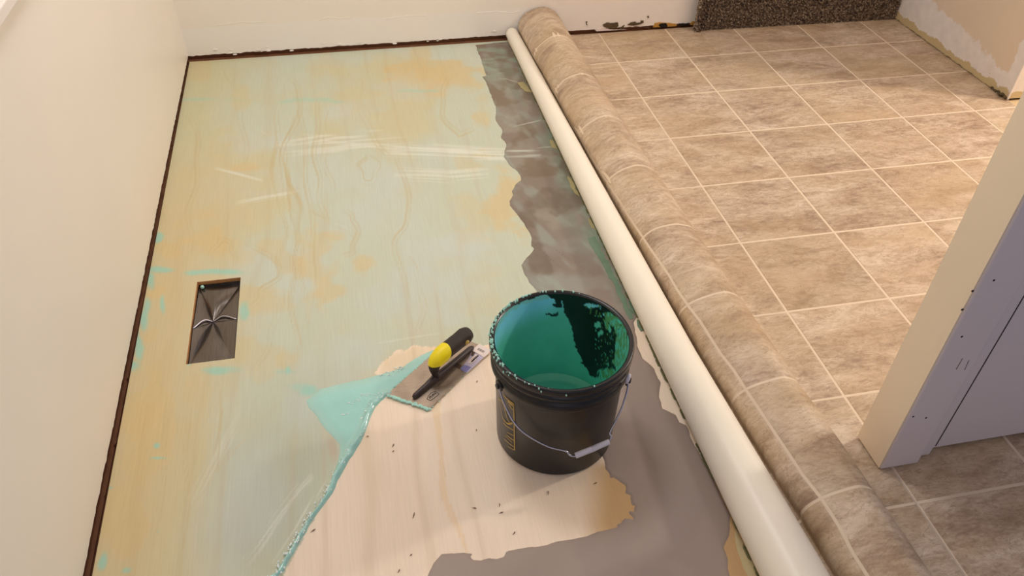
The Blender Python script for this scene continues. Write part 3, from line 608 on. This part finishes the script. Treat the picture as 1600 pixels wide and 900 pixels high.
def at_s(Q_, s__, s, off=0):
    x = np.interp(s, s__, Q_[:, 0]); z = np.interp(s, s__, Q_[:, 1]); e_ = .01
    dx_ = np.interp(s + e_, s__, Q_[:, 0]) - np.interp(s - e_, s__, Q_[:, 0]); dz_ = np.interp(s + e_, s__, Q_[:, 1]) - np.interp(s - e_, s__, Q_[:, 1]); L_ = math.hypot(dx_, dz_) or 1
    return x + dz_ / L_ * off, z - dx_ / L_ * off      # outward (moving -x on the flat => normal +z)
YE = -8.9; T_ = .0035
rows = [.948] + list(np.arange(.9, YE, -.1)) + [YE]
NS = 90; Vv = []
for y in rows:
    Q_, s__ = prof(y)
    for k in range(NS + 1):
        s = s__[-1] * k / NS; x, z = at_s(Q_, s__, s, -T_ * 0 - .001); Vv.append((x, y, z - .0015))
Ff = [(i * (NS + 1) + k, i * (NS + 1) + k + 1, (i + 1) * (NS + 1) + k + 1, (i + 1) * (NS + 1) + k) for i in range(len(rows) - 1) for k in range(NS)]
fo = mesh('folded_part', Vv, Ff, M['grout'], vs, True); fo['label'] = 'fold of patterned vinyl standing up in a long rounded ridge'
sd = fo.modifiers.new('solid', 'SOLIDIFY'); sd.thickness = .006 * S; sd.offset = 1 if False else -1
MB().box(0, 4.60, -8.9, .80, -.009, -.0025).box(0, 1.47, .80, .945, -.009, -.0025).build('laid_part', M['grout'], vs)
G = .0112
tiles = {}
def flat_tile(x0, x1, y0, y1):
    key = (round(x1 - x0, 4), round(y1 - y0, 4)); 
    if key not in tiles:
        b_ = MB(); w_, h_ = key; c_ = .004; b_.add([(0, 0, 0), (w_, 0, 0), (w_, h_, 0), (0, h_, 0), (c_, c_, T_), (w_ - c_, c_, T_), (w_ - c_, h_ - c_, T_), (c_, h_ - c_, T_)], [(4, 5, 6, 7), (0, 1, 5, 4), (1, 2, 6, 5), (2, 3, 7, 6), (3, 0, 4, 7)])
        me = bpy.data.meshes.new('tile'); me.from_pydata([tuple(v_ * S for v_ in q) for q in b_.V], [], b_.F); me.materials.append(M['tile']); tiles[key] = me
    o = bpy.data.objects.new('tile', tiles[key]); C.objects.link(o); o.parent = vs; o.matrix_parent_inverse = Matrix.Translation(-vs.location); o.location = (x0 * S, y0 * S, -.003 * S); return o
for ci_ in range(0, 5):
    for rj in range(-9, 1):
        x0, x1 = ci_ + G, ci_ + 1 - G; y0, y1 = rj + G, rj + 1 - G
        if ci_ == 4: x1 = 4.595
        if rj == 0: y1 = .94 if ci_ == 0 else .80
        if rj == 0 and ci_ == 1: flat_tile(x0, 1.465, y0, .94); flat_tile(1.465, x1, y0, .80); continue
        if rj == -9: y0 = -8.89
        if rj < -5 and ci_ > 2: continue
        flat_tile(x0, x1, y0, y1)
def curved_tile(sa, sb, y0, y1):
    n1 = 26; ny = 5; Vv = []
    for j in range(ny + 1):
        y = y0 + (y1 - y0) * j / ny; Q_, s__ = prof(y); a_, b_ = sa(y), sb(y, s__)
        for k in range(n1 + 1):
            edge_ = k in (0, n1) or j in (0, ny); x, z = at_s(Q_, s__, a_ + (b_ - a_) * k / n1, .0 if edge_ else T_ * 1.3); Vv.append((x, y, z + (-.001 if edge_ else 0)))
    me_ = mesh('tile', Vv, [(j * (n1 + 1) + k, (j + 1) * (n1 + 1) + k, (j + 1) * (n1 + 1) + k + 1, j * (n1 + 1) + k + 1) for j in range(ny) for k in range(n1)], M['tile'], vs, True); return me_
for rj in range(-9, 1):
    y1 = .945 if rj == 0 else rj + 1 - G; y0 = -8.89 if rj == -9 else rj + G
    curved_tile(lambda y: G, lambda y, s: pline(y) - G, y0, y1)
    curved_tile(lambda y: pline(y) + G, lambda y, s: s[-1] - .14, y0, y1)
# rolled end, backing outward: a spiral tube a little thicker towards the camera
f_r = lambda y: float(np.interp(-y, [-.95, -.13, 3, 5.5, 7.4, 8.9], [.085, .092, .122, .150, .192, .215])) ; Vv = []; n = 60; TT = 2.35
for i, y in enumerate(rows):
    r = f_r(y); xc = -1.32 + .638 * r
    for k in range(n * 2 + 1):
        th = -math.pi / 2 - 2 * math.pi * TT * k / (n * 2) ; q = r * (1 - .13 * k / (n * 2) * (1 if k < n * 2 else 1)); Vv.append((xc + q * math.cos(th), y + .002, r + q * math.sin(th) - .004))
NN = n * 2 + 1
ro = mesh('rolled_end', Vv, [(i * NN + k, (i + 1) * NN + k, (i + 1) * NN + k + 1, i * NN + k + 1) for i in range(len(rows) - 1) for k in range(NN - 1)], M['backing'], vs, True)
ro['label'] = 'tight roll of the sheet showing its smooth beige backing'
sd = ro.modifiers.new('solid', 'SOLIDIFY'); sd.thickness = .007 * S; sd.offset = 0
ed = MB(); r_ = random.Random(3)                          # yellow-green glue line squeezed out along the roll
for k in range(150):
    y_ = r_.uniform(-8, .7); ed.blob((-1.325 + r_.uniform(-.012, .012), y_, Z_PLY + .006), r_.uniform(.008, .014), (1, r_.uniform(2, 7), .5), 5)
M['glue'] = plain('olive_glue', hx(112, 112, 74), .5, var=.5, scale=30); tag(ed.build('glue_smear', M['glue'], gr), kind='stuff')
ed = MB(); q_ = topx([(1146, 812), (1155, 838), (1172, 868), (1186, 900), (1230, 990), (1190, 990), (1168, 900), (1152, 862)])
ed.prism(jag(q_, .05, .01, 3), Z_PLY, Z_PLY + .003).build('bare_fleck', M['cream_bare'], gr)

# ================================================================== CARPETED STEP
cs = empty('carpeted_step', (3.0, 1.2, 0)); tag(cs, 'brown cut pile carpet covering a step riser against the back wall', 'carpet')
nx, nz = 210, 46; xs_ = np.linspace(1.44, 4.575, nx); us = np.linspace(0, 1, nz); Vv = []
prf = crspline([(.855, .0), (.84, .15), (.84, .35), (.83, .56), (.88, .68), (1.02, .72), (1.6, .72), (2.2, .72)], 12); sl = np.concatenate([[0], np.cumsum(np.linalg.norm(np.diff(prf, axis=0), axis=1))])
for i, x in enumerate(xs_):
    for u in us:
        s = u * sl[-1]; y = np.interp(s, sl, prf[:, 0]); z = np.interp(s, sl, prf[:, 1]); Vv.append((x, y - .06 * (x - 1.5) / 3, z))
Vv = np.array(Vv); Vv[:, 1] += (rng.random(len(Vv)) - .5) * .014; Vv[:, 2] += np.where(Vv[:, 2] > .03, (rng.random(len(Vv)) - .5) * .014, 0)
npmesh('carpet_backing', Vv, grid_faces(nx, nz)[:, ::-1], M['carpet'], cs)
Nt = 26000; ux = rng.uniform(1.42, 4.57, Nt); us_ = rng.uniform(0, 1, Nt) ** 1.3 * 1.25; yy = np.interp(us_, sl, prf[:, 0]) - .06 * (ux - 1.5) / 3; zz = np.interp(us_, sl, prf[:, 1])
ux = np.where(rng.random(Nt) < .03, 1.44 - rng.random(Nt) * .05, ux)
nrm_z = np.clip((us_ - .55) / .3, 0, 1); base = np.column_stack([ux, yy, zz]); tip = base + np.column_stack([rng.normal(0, .012, Nt), -.045 * (1 - nrm_z) + rng.normal(0, .01, Nt), .04 * nrm_z + rng.normal(-.004, .01, Nt)]); tip[:, 2] = np.maximum(tip[:, 2], .001)
an = rng.random(Nt) * 6.28; r0 = .0085; Vt_ = []
for k in range(3):
    a = an + k * 2.094; Vt_.append(base + np.column_stack([np.cos(a) * r0, np.zeros(Nt), np.sin(a) * r0]))
for k in range(3):
    a = an + k * 2.094; Vt_.append(tip + np.column_stack([np.cos(a) * r0, np.zeros(Nt), np.sin(a) * r0]))
Vt_ = np.concatenate(Vt_); Vt_[:, 2] = np.maximum(Vt_[:, 2], .001); i_ = np.arange(Nt); Qt_ = [np.stack([i_ + a * Nt, i_ + b * Nt, i_ + (b + 3) * Nt, i_ + (a + 3) * Nt], 1) for a, b in ((0, 1), (1, 2), (2, 0))]
pl_ = npmesh('carpet_pile', Vt_, np.concatenate(Qt_), M['carpet'], cs, False); tag(pl_, kind='stuff')

# ================================================================== BUCKET
BX, BY = -2.338, -5.885; HB = .953; RT = .488; RB = .432
bk = empty('bucket', (BX, BY, Z_PLY)); tag(bk, 'black plastic bucket lined with turquoise compound, standing on the bare plywood', 'bucket')
z0 = Z_PLY + .005
MB().lathe([(.0, z0 + .012), (RB - .05, z0 + .012), (RB - .04, z0), (RB - .012, z0), (RB, z0 + .014), (.449, .70), (.455, .735), (.478, .742), (.481, .752), (.481, .800), (.472, .806), (.463, .810), (.463, .838), (.470, .842), (.484, .846), (.486, .856), (.486, .872), (.478, .880), (.472, .884), (.472, .900)], BX, BY, 96).build('body', M['bucket'], bk, True)
MB().lathe([(.472, .896), (.490, .900), (.492, .910), (.492, HB - .012), (.487, HB), (.478, HB + .003), (.466, HB - .002), (.456, HB - .012)], BX, BY, 96).build('rim', M['rim'], bk, True)
# inner wall and bottom; compound coats it except a bare wedge on the far right
nA, nZ = 360, 90; th = np.linspace(0, 2 * math.pi, nA, endpoint=False); zz = np.linspace(.10, HB - .008, nZ); TH, ZZ = np.meshgrid(th, zz, indexing='ij'); rr = .414 + (.455 - .414) * (ZZ - .1) / .85
Vi = np.stack([BX + rr * np.cos(TH), BY + rr * np.sin(TH), ZZ], -1).reshape(-1, 3)
i, j = np.meshgrid(np.arange(nA), np.arange(nZ - 1), indexing='ij'); a = i * nZ + j; b = ((i + 1) % nA) * nZ + j; Qi = np.stack([a.ravel(), (a + 1).ravel(), (b + 1).ravel(), b.ravel()], 1)
Pi = pr(Vi); Ti, Zi = TH.ravel(), ZZ.ravel()
wj = np.stack([Pi[:, 0] + (fbm(Ti * 18, Zi * 20, 3) - .5) * 6, Pi[:, 1] + (fbm(Ti * 18 + 5, Zi * 20, 4) - .5) * 6], 1)
cb5 = lambda L: [(750 + x / 5, 440 + y / 5) for x, y in L]
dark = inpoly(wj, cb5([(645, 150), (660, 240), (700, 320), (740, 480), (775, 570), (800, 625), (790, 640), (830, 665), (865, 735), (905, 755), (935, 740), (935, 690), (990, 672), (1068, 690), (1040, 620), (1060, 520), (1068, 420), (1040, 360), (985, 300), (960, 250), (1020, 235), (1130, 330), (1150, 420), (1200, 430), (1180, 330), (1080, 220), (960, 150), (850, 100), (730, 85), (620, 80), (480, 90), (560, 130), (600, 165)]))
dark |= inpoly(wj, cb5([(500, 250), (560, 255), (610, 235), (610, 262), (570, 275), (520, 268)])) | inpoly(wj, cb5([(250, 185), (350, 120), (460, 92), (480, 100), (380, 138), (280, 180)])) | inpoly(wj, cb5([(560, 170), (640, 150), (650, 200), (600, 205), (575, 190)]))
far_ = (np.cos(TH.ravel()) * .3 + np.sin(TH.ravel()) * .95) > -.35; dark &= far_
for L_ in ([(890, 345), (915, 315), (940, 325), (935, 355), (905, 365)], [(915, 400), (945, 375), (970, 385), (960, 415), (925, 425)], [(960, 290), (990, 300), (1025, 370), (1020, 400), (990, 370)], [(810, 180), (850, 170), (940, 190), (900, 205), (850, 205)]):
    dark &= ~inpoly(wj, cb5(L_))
spk = fbm(Ti * 60, Zi * 70, 8) > .70; dark &= ~(spk & (Pi[:, 0] > 930))
ci_ = np.ones((len(Vi), 3)) * np.array([98, 202, 180]); 
lowm = sstep(.80, .50, Zi)[:, None]
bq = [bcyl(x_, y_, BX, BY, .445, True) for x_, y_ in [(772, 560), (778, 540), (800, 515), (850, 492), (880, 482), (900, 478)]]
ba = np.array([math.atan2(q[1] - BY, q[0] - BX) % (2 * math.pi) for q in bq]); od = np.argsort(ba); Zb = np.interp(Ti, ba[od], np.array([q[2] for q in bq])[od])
litf = (sstep(-.10, .12, Zi - Zb) * (Ti > ba.min() - .5) * (Ti < ba.max() + .9))[:, None]; ci_ = ci_ * (1 - litf) + np.array([136, 224, 250]) * litf      # painted light: bluer, brighter tone on the lit upper wall
ci_ += (fbm(Ti * 4, Zi * 5, 6)[:, None] - .5) * 22
grn = ((Pi[:, 0] > 938) & (np.cos(Ti - .35) > .3) & (fbm(Ti * 26, Zi * 30, 15) > .50)); ci_[grn] = np.array([96, 160, 104])
topb = (Zi > .885 + .05 * fbm(Ti * 9, Zi * 0 + 1, 17)) & (np.cos(Ti - 2.6) > -.2); ci_[topb] = np.array([140, 212, 214])
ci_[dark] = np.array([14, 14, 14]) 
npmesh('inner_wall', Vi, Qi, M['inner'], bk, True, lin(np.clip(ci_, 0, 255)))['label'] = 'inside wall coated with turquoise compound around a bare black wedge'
zs = .13; rs_ = np.linspace(0, .425, 30); ta = np.linspace(0, 2 * math.pi, 96, endpoint=False); rs_ = np.linspace(0, .416, 30); Vb = np.array([(BX + r * math.cos(t), BY + r * math.sin(t), zs + .012 * math.sin(r * 26 + t) * .35 + .03 * max(0, r - .36) / .065) for r in rs_ for t in ta])
i, j = np.meshgrid(np.arange(29), np.arange(96), indexing='ij'); Qb = np.stack([(i * 96 + j).ravel(), ((i + 1) * 96 + j).ravel(), ((i + 1) * 96 + (j + 1) % 96).ravel(), (i * 96 + (j + 1) % 96).ravel()], 1)
cbm = np.ones((len(Vb), 3)) * np.array([100, 200, 180]); npmesh('compound_pool', Vb, Qb, M['inner'], bk, True, lin(cbm))
dr = MB(); r_ = random.Random(8)                          # dried drips over the rim
for k in range(170):
    t_ = r_.gauss(2.75, .7); r2 = r_.uniform(.468, .494); dr.blob((BX + r2 * math.cos(t_), BY + r2 * math.sin(t_), HB + r_.uniform(-.03, .004) if r2 > .485 else HB + .003), r_.uniform(.002, .0075), (1, r_.uniform(1, 2.2), r_.uniform(.6, 2.2)), 5)
tag(dr.build('dried_drips', M['dried'], bk, True), kind='stuff')
dr = MB()
for k in range(60):
    t_ = r_.gauss(.4, .5); r2 = r_.uniform(.452, .462); dr.blob((BX + r2 * math.cos(t_), BY + r2 * math.sin(t_), r_.uniform(.68, .93)), r_.uniform(.005, .013), (.6, .8, r_.uniform(1, 2.5)), 5)
tag(dr.build('green_residue', M['green'], bk, True), kind='stuff')
# gold print on the side (shapes of the worn lettering)
def on_body(pts, wid, name='printed_mark'):
    b_ = MB(); Q_ = []
    for q in pts: Q_.append(bcyl(*q, BX, BY, .4465))
    Q_ = np.array(Q_); V_ = []; Ff = []
    for i_, p in enumerate(Q_):
        t = Q_[min(i_ + 1, len(Q_) - 1)] - Q_[max(i_ - 1, 0)]; nr = np.array([p[0] - BX, p[1] - BY, 0]); nr /= np.linalg.norm(nr); sd_ = np.cross(nr, t); sd_ /= np.linalg.norm(sd_)
        rz_ = RB + .017 * (p[2] / .7) + .003 + .0; p = np.array([BX, BY, p[2]]) + nr * rz_; V_ += [p + sd_ * wid / 2, p - sd_ * wid / 2]
    for i_ in range(len(Q_) - 1): Ff.append((2 * i_, 2 * i_ + 1, 2 * i_ + 3, 2 * i_ + 2))
    return V_, Ff
lb = lambda L: [(765 + x / 7.5, 600 + y / 7.5) for x, y in L]
gm = MB()
for L_, wd in (([(285, 225), (287, 400), (285, 600), (283, 785)], .010), ([(165, 125), (200, 165), (245, 200), (285, 228)], .012), ([(215, 190), (240, 215), (275, 245)], .03), ([(235, 240), (250, 270), (275, 300)], .012), ([(105, 175), (140, 200), (170, 250), (185, 330), (210, 420), (235, 455)], .010),
               ([(150, 400), (175, 440), (205, 465), (240, 468), (265, 455)], .014), ([(105, 175), (130, 300), (150, 400)], .006), ([(155, 460), (200, 500), (275, 545)], .009), ([(200, 570), (235, 590), (278, 610)], .007), ([(190, 600), (235, 640), (280, 665)], .010), ([(170, 610), (210, 650), (255, 690)], .007), ([(160, 650), (215, 700), (275, 745)], .009), ([(205, 740), (245, 765), (285, 783)], .007)):
    P2 = crspline(lb(L_), 5); gm.add(*on_body([tuple(q) for q in P2], wd))
gm.build('printed_mark', M['gold'], bk)['label'] = 'worn gold printing running down the side'
# wire bail with grip, hanging against the front
ears = [bcyl(779, 603, BX, BY, .490), bcyl(982, 594, BX, BY, .490)]; gp = bcyl(926, 702, BX, BY, .515)
nn_ = np.cross(ears[1] - ears[0], gp - ears[0]); nn_ /= np.linalg.norm(nn_)
onp = lambda L: [bp(*q, n=nn_, pt=ears[0]) for q in L]
wp = crspline(onp([(779, 603), (786, 626), (800, 655), (815, 673), (837, 688), (860, 699), (884, 705), (890, 711), (897, 713), (904, 711)]), 6); wp2 = crspline(onp([(948, 693), (953, 688), (955, 682), (953, 676), (963, 656), (973, 633), (980, 610), (982, 595)]), 6)
def push(pts):
    out = []
    for p in pts:
        v_ = p[:2] - np.array([BX, BY]); r = np.linalg.norm(v_); k_ = max(r, .470); out.append(np.array([BX + v_[0] / r * k_, BY + v_[1] / r * k_, p[2]]))
    return out
bail = MB().tube(push(wp), .0065, 8).tube(push(wp2), .0065, 8).build('bail', M['wire'], bk, True)
gpts = push([p for p in onp([(899, 712), (913, 706.5), (926, 701.5), (927, 701), (940, 695), (952, 690)])]); MB().tube([gpts[0], gpts[1], gpts[2]], .021, 14).tube([gpts[2], gpts[3]], .023, 14).tube([gpts[3], gpts[4], gpts[5]], .0205, 14).build('bail_grip', M['white_plastic'], bk, True, .003)
for e_ in ears:
    v_ = np.array([e_[0] - BX, e_[1] - BY, 0]); v_ /= np.linalg.norm(v_); c_ = np.array([BX, BY, 0]) + v_ * .478 + np.array([0, 0, e_[2]])
    MB().tube([c_, c_ + v_ * .014, c_ + v_ * .016, c_ + v_ * .03], [.042, .042, .02, .02], 16).build('bail_ear', M['rim'], bk, False, .004)

c_ = bcyl(981, 592, BX, BY, .505); MB().tube([c_ + np.array([.012, .012, .03]), c_, c_ + np.array([-.008, -.01, -.03])], [.012, .016, .010], 10).build('hook_glint', M['white_plastic'], bk, True)  # white wire end at the ear, its highlight put into the colour

# ================================================================== TROWEL
ZT = Z_PLY + .012
tw = empty('trowel', (-3.1, -5.2, ZT)); tag(tw, 'notched steel trowel with black and yellow handle lying beside the bucket', 'trowel')
T4 = [bp(603.5, 617.5, ZT), bp(671.5, 640, ZT), np.array([-2.665, -5.0, ZT]), np.array([-2.925, -4.765, ZT])]
pl = []; r_ = random.Random(2)
for i_ in range(4):
    a, b = T4[i_][:2], T4[(i_ + 1) % 4][:2]; n_ = 26 if i_ in (1, 3) else 8
    for k in range(n_):
        p = a + (b - a) * k / n_; d_ = (b - a) / np.linalg.norm(b - a); nrm = np.array([-d_[1], d_[0]])
        pl.append(tuple(p + (nrm * (.006 if k % 2 else 0) if i_ in (1, 3) else 0)))
MB().prism(pl, ZT, ZT + .008).build('blade', M['steel'], tw)
zb_ = ZT + .010
bd = MB()                                                 # bead of compound picked up on two edges
for a, b, nb_, w_ in ((T4[0], T4[1], 60, .012), (T4[0], T4[3], 50, .006), (T4[1], T4[2], 26, .004)):
    for k in range(nb_):
        p = a + (b - a) * (k + r_.random()) / nb_; bd.blob((p[0] + r_.uniform(-.006, .006), p[1] + r_.uniform(-.006, .006), ZT + .004), r_.uniform(.5, 1.2) * w_, (1.3, 1.3, .7), 5)
tag(bd.build('edge_compound', M['dried'], tw, True), kind='stuff')
b0 = np.array([-3.346, -5.417, ZT + .03]); b1 = np.array([-2.805, -4.962, ZT + .03]); dd = b1 - b0; Lb = np.linalg.norm(dd); dd /= Lb; sv = np.array([-dd[1], dd[0], 0])
def AT(s, z, o=0): return b0 + dd * s + sv * o + np.array([0, 0, z - b0[2]])
MB().tube([AT(0, ZT + .022), AT(.02, ZT + .028), AT(.15, ZT + .032), AT(.26, ZT + .036), AT(.45, ZT + .032), AT(.68, ZT + .03), AT(Lb, ZT + .024)], [.014, .022, .024, .034, .026, .024, .016], 12).build('beam', M['beam'], tw, True)
MB().tube([AT(.262, ZT + .03), AT(.258, .085), AT(.252, .13), AT(.25, .16)], [.036, .026, .028, .034], 14).build('post', M['beam'], tw, True)
pth = crspline([AT(.262, .06), AT(.248, .12), AT(.248, .175), AT(.275, .215), AT(.34, .235), AT(.43, .238), AT(.53, .235), AT(.61, .232), AT(.655, .228), AT(.675, .226)], 5)
rad = np.interp(np.arange(len(pth)), np.array([0, 5, 10, 15, 20, 25, 30, 35, 40, 45]), [.026, .034, .046, .058, .066, .066, .066, .071, .056, .012])
MB().tube(pth, list(rad), 20).build('grip', M['rubber'], tw, True)
yv, n_, m_ = [], 28, 14                                    # yellow insert: a saddle over the front of the grip, ends cut on a curve
cum = np.arange(len(pth))
for a_ in range(m_ + 1):
    for k in range(n_ + 1):
        u_ = -1 + 2 * k / n_; an_ = 2.45 * u_; lo = 12.0 + 4.5 * (1 - u_ * u_) * -.2 + 3.2 * max(0, -u_) ** 1.5; hi = 23.5 - 4.5 * u_ * u_
        f_ = lo + (hi - lo) * a_ / m_; p = np.array([np.interp(f_, cum, pth[:, c]) for c in range(3)]); t = np.array([np.interp(f_ + .6, cum, pth[:, c]) - np.interp(f_ - .6, cum, pth[:, c]) for c in range(3)]); t /= np.linalg.norm(t)
        b_ = np.cross(sv, t); b_ = b_ if b_[2] < 0 else -b_; r2 = float(np.interp(f_, cum, rad)) + .0035; yv.append(p - b_ * math.cos(an_) * r2 + sv * math.sin(an_) * r2)
yf = [(a_ * (n_ + 1) + k, a_ * (n_ + 1) + k + 1, (a_ + 1) * (n_ + 1) + k + 1, (a_ + 1) * (n_ + 1) + k) for a_ in range(m_) for k in range(n_)]
gi = mesh('grip_insert', yv, yf, M['yellow'], tw, True); gi['label'] = 'yellow insert at the front of the handle'
MB().blob(AT(.56, .232, -.052), .022, (1.5, 1, 1.2), 8).build('grip_mark', M['gold'], tw, True)
cB = lambda L: [(705 + x / 15, 530 + y / 15) for x, y in L]
def decal(name, L, mat, z, parent=tw):
    return MB().prism([tuple(bp(*q, z)[:2]) for q in L], z - .001, z + .001).build(name, mat, parent)
la = decal('barcode_sticker', cB([(660, 105), (905, 240), (893, 320), (770, 425), (480, 262)]), M['label_white'], ZT + .0115)
bars = MB()
for k in range(9):
    t = k / 9; a = np.array([650, 205]) * (1 - t) + np.array([800, 285]) * t; wv_ = 9 if k % 3 else 14
    bars.prism([tuple(bp(*q, ZT + .0125)[:2]) for q in cB([(a[0], a[1]), (a[0] + wv_, a[1] + wv_ * .53), (a[0] + wv_ - 45, a[1] + wv_ * .53 + 40), (a[0] - 45, a[1] + 40)])], ZT + .0122, ZT + .0132)
bars.build('bars', M['ink_grey'], la)
lb_ = decal('size_sticker', cB([(470, 280), (760, 425), (560, 620), (380, 775), (310, 775), (210, 700), (330, 560), (440, 400)]), M['label_lilac'], ZT + .0105)
decal('blue_panel', cB([(290, 600), (380, 620), (470, 660), (370, 760), (310, 765), (215, 695)]), M['label_blue'], ZT + .0122, lb_)
decal('white_panel', cB([(520, 400), (600, 350), (640, 380), (560, 500), (480, 560), (400, 560), (380, 540)]), M['label_white'], ZT + .012, lb_)
z_ = []
for k in range(5):
    f_ = k / 5; a = np.array([620, 375]) * (1 - f_) + np.array([470, 515]) * f_; z_ += [(a[0] - 22, a[1] - 2), (a[0] - 14, a[1] + 26)]
decal('notch_symbol', cB(z_ + [(455, 530), (490, 538), (650, 385)]), M['ink'], ZT + .0135, lb_)
decal('dark_sticker', cB([(165, 570), (250, 620), (190, 690), (105, 635)]), M['brown_label'], ZT + .0105)
decal('dark_sticker', cB([(490, 275), (560, 320), (510, 400), (460, 375)]), M['brown_label'], ZT + .0125)
cS = lambda L: [(655 + x / 22.5, 600 + y / 22.5) for x, y in L]
st = MB(); zst = ZT + .0095
def seg_(a, b, w_):
    a, b = [np.array(bp(*q, zst)) for q in cS([a, b])]; d_ = (b - a) / np.linalg.norm(b - a); n_ = np.array([-d_[1], d_[0], 0]) * w_ / 2
    st.prism([tuple((a + n_)[:2]), tuple((b + n_)[:2]), tuple((b - n_)[:2]), tuple((a - n_)[:2])], zst - .001, zst + .0012)
for a, b in (((270, 525), (400, 580)), ((400, 580), (540, 480)), ((540, 480), (700, 350)), ((700, 350), (570, 255)), ((570, 255), (430, 300)), ((430, 300), (320, 420)), ((320, 420), (270, 525))): seg_(a, b, .0035)
for a, b in (((355, 480), (410, 510)), ((395, 420), (450, 470)), ((350, 470), (400, 425)), ((445, 385), (500, 430)), ((490, 345), (545, 390)), ((450, 400), (495, 350)), ((530, 305), (590, 350)), ((560, 335), (600, 330))): seg_(a, b, .006)
st.build('stamped_mark', M['engrave'], tw)['label'] = 'small dark stamped mark in a frame'

# ================================================================== SPLINTERS on the bare plywood
for k, (x, y, an_, L_) in enumerate([(574, 682, 20, .02), (614, 696, 60, .035), (646, 805, 70, .05), (642, 867, 40, .02), (489, 829, 30, .04), (623, 892, 60, .03), (856, 770, 85, .035), (780, 789, 80, .03), (783, 801, 10, .03), (741, 794, -20, .03), (803, 833, 50, .03), (744, 672, 80, .02), (614, 705, 40, .02), (668, 506 + 90, 0, .0), (745, 596, 60, .02), (930, 755, 20, .03)]):
    if L_ == 0: continue
    p = bp(x, y, Z_PLY + .004); a = math.radians(an_); d_ = np.array([math.cos(a), math.sin(a), 0]) * L_ / 2
    o = MB().tube([p - d_, p + d_ * .2 + np.array([.003, 0, .003]), p + d_], [.001, .0038, .001], 5).build('wood_splinter', M['splinter'])
    tag(o, 'tiny brown wood splinter lying on the bare plywood around the bucket', 'splinter', 'splinters scattered on the bare plywood')
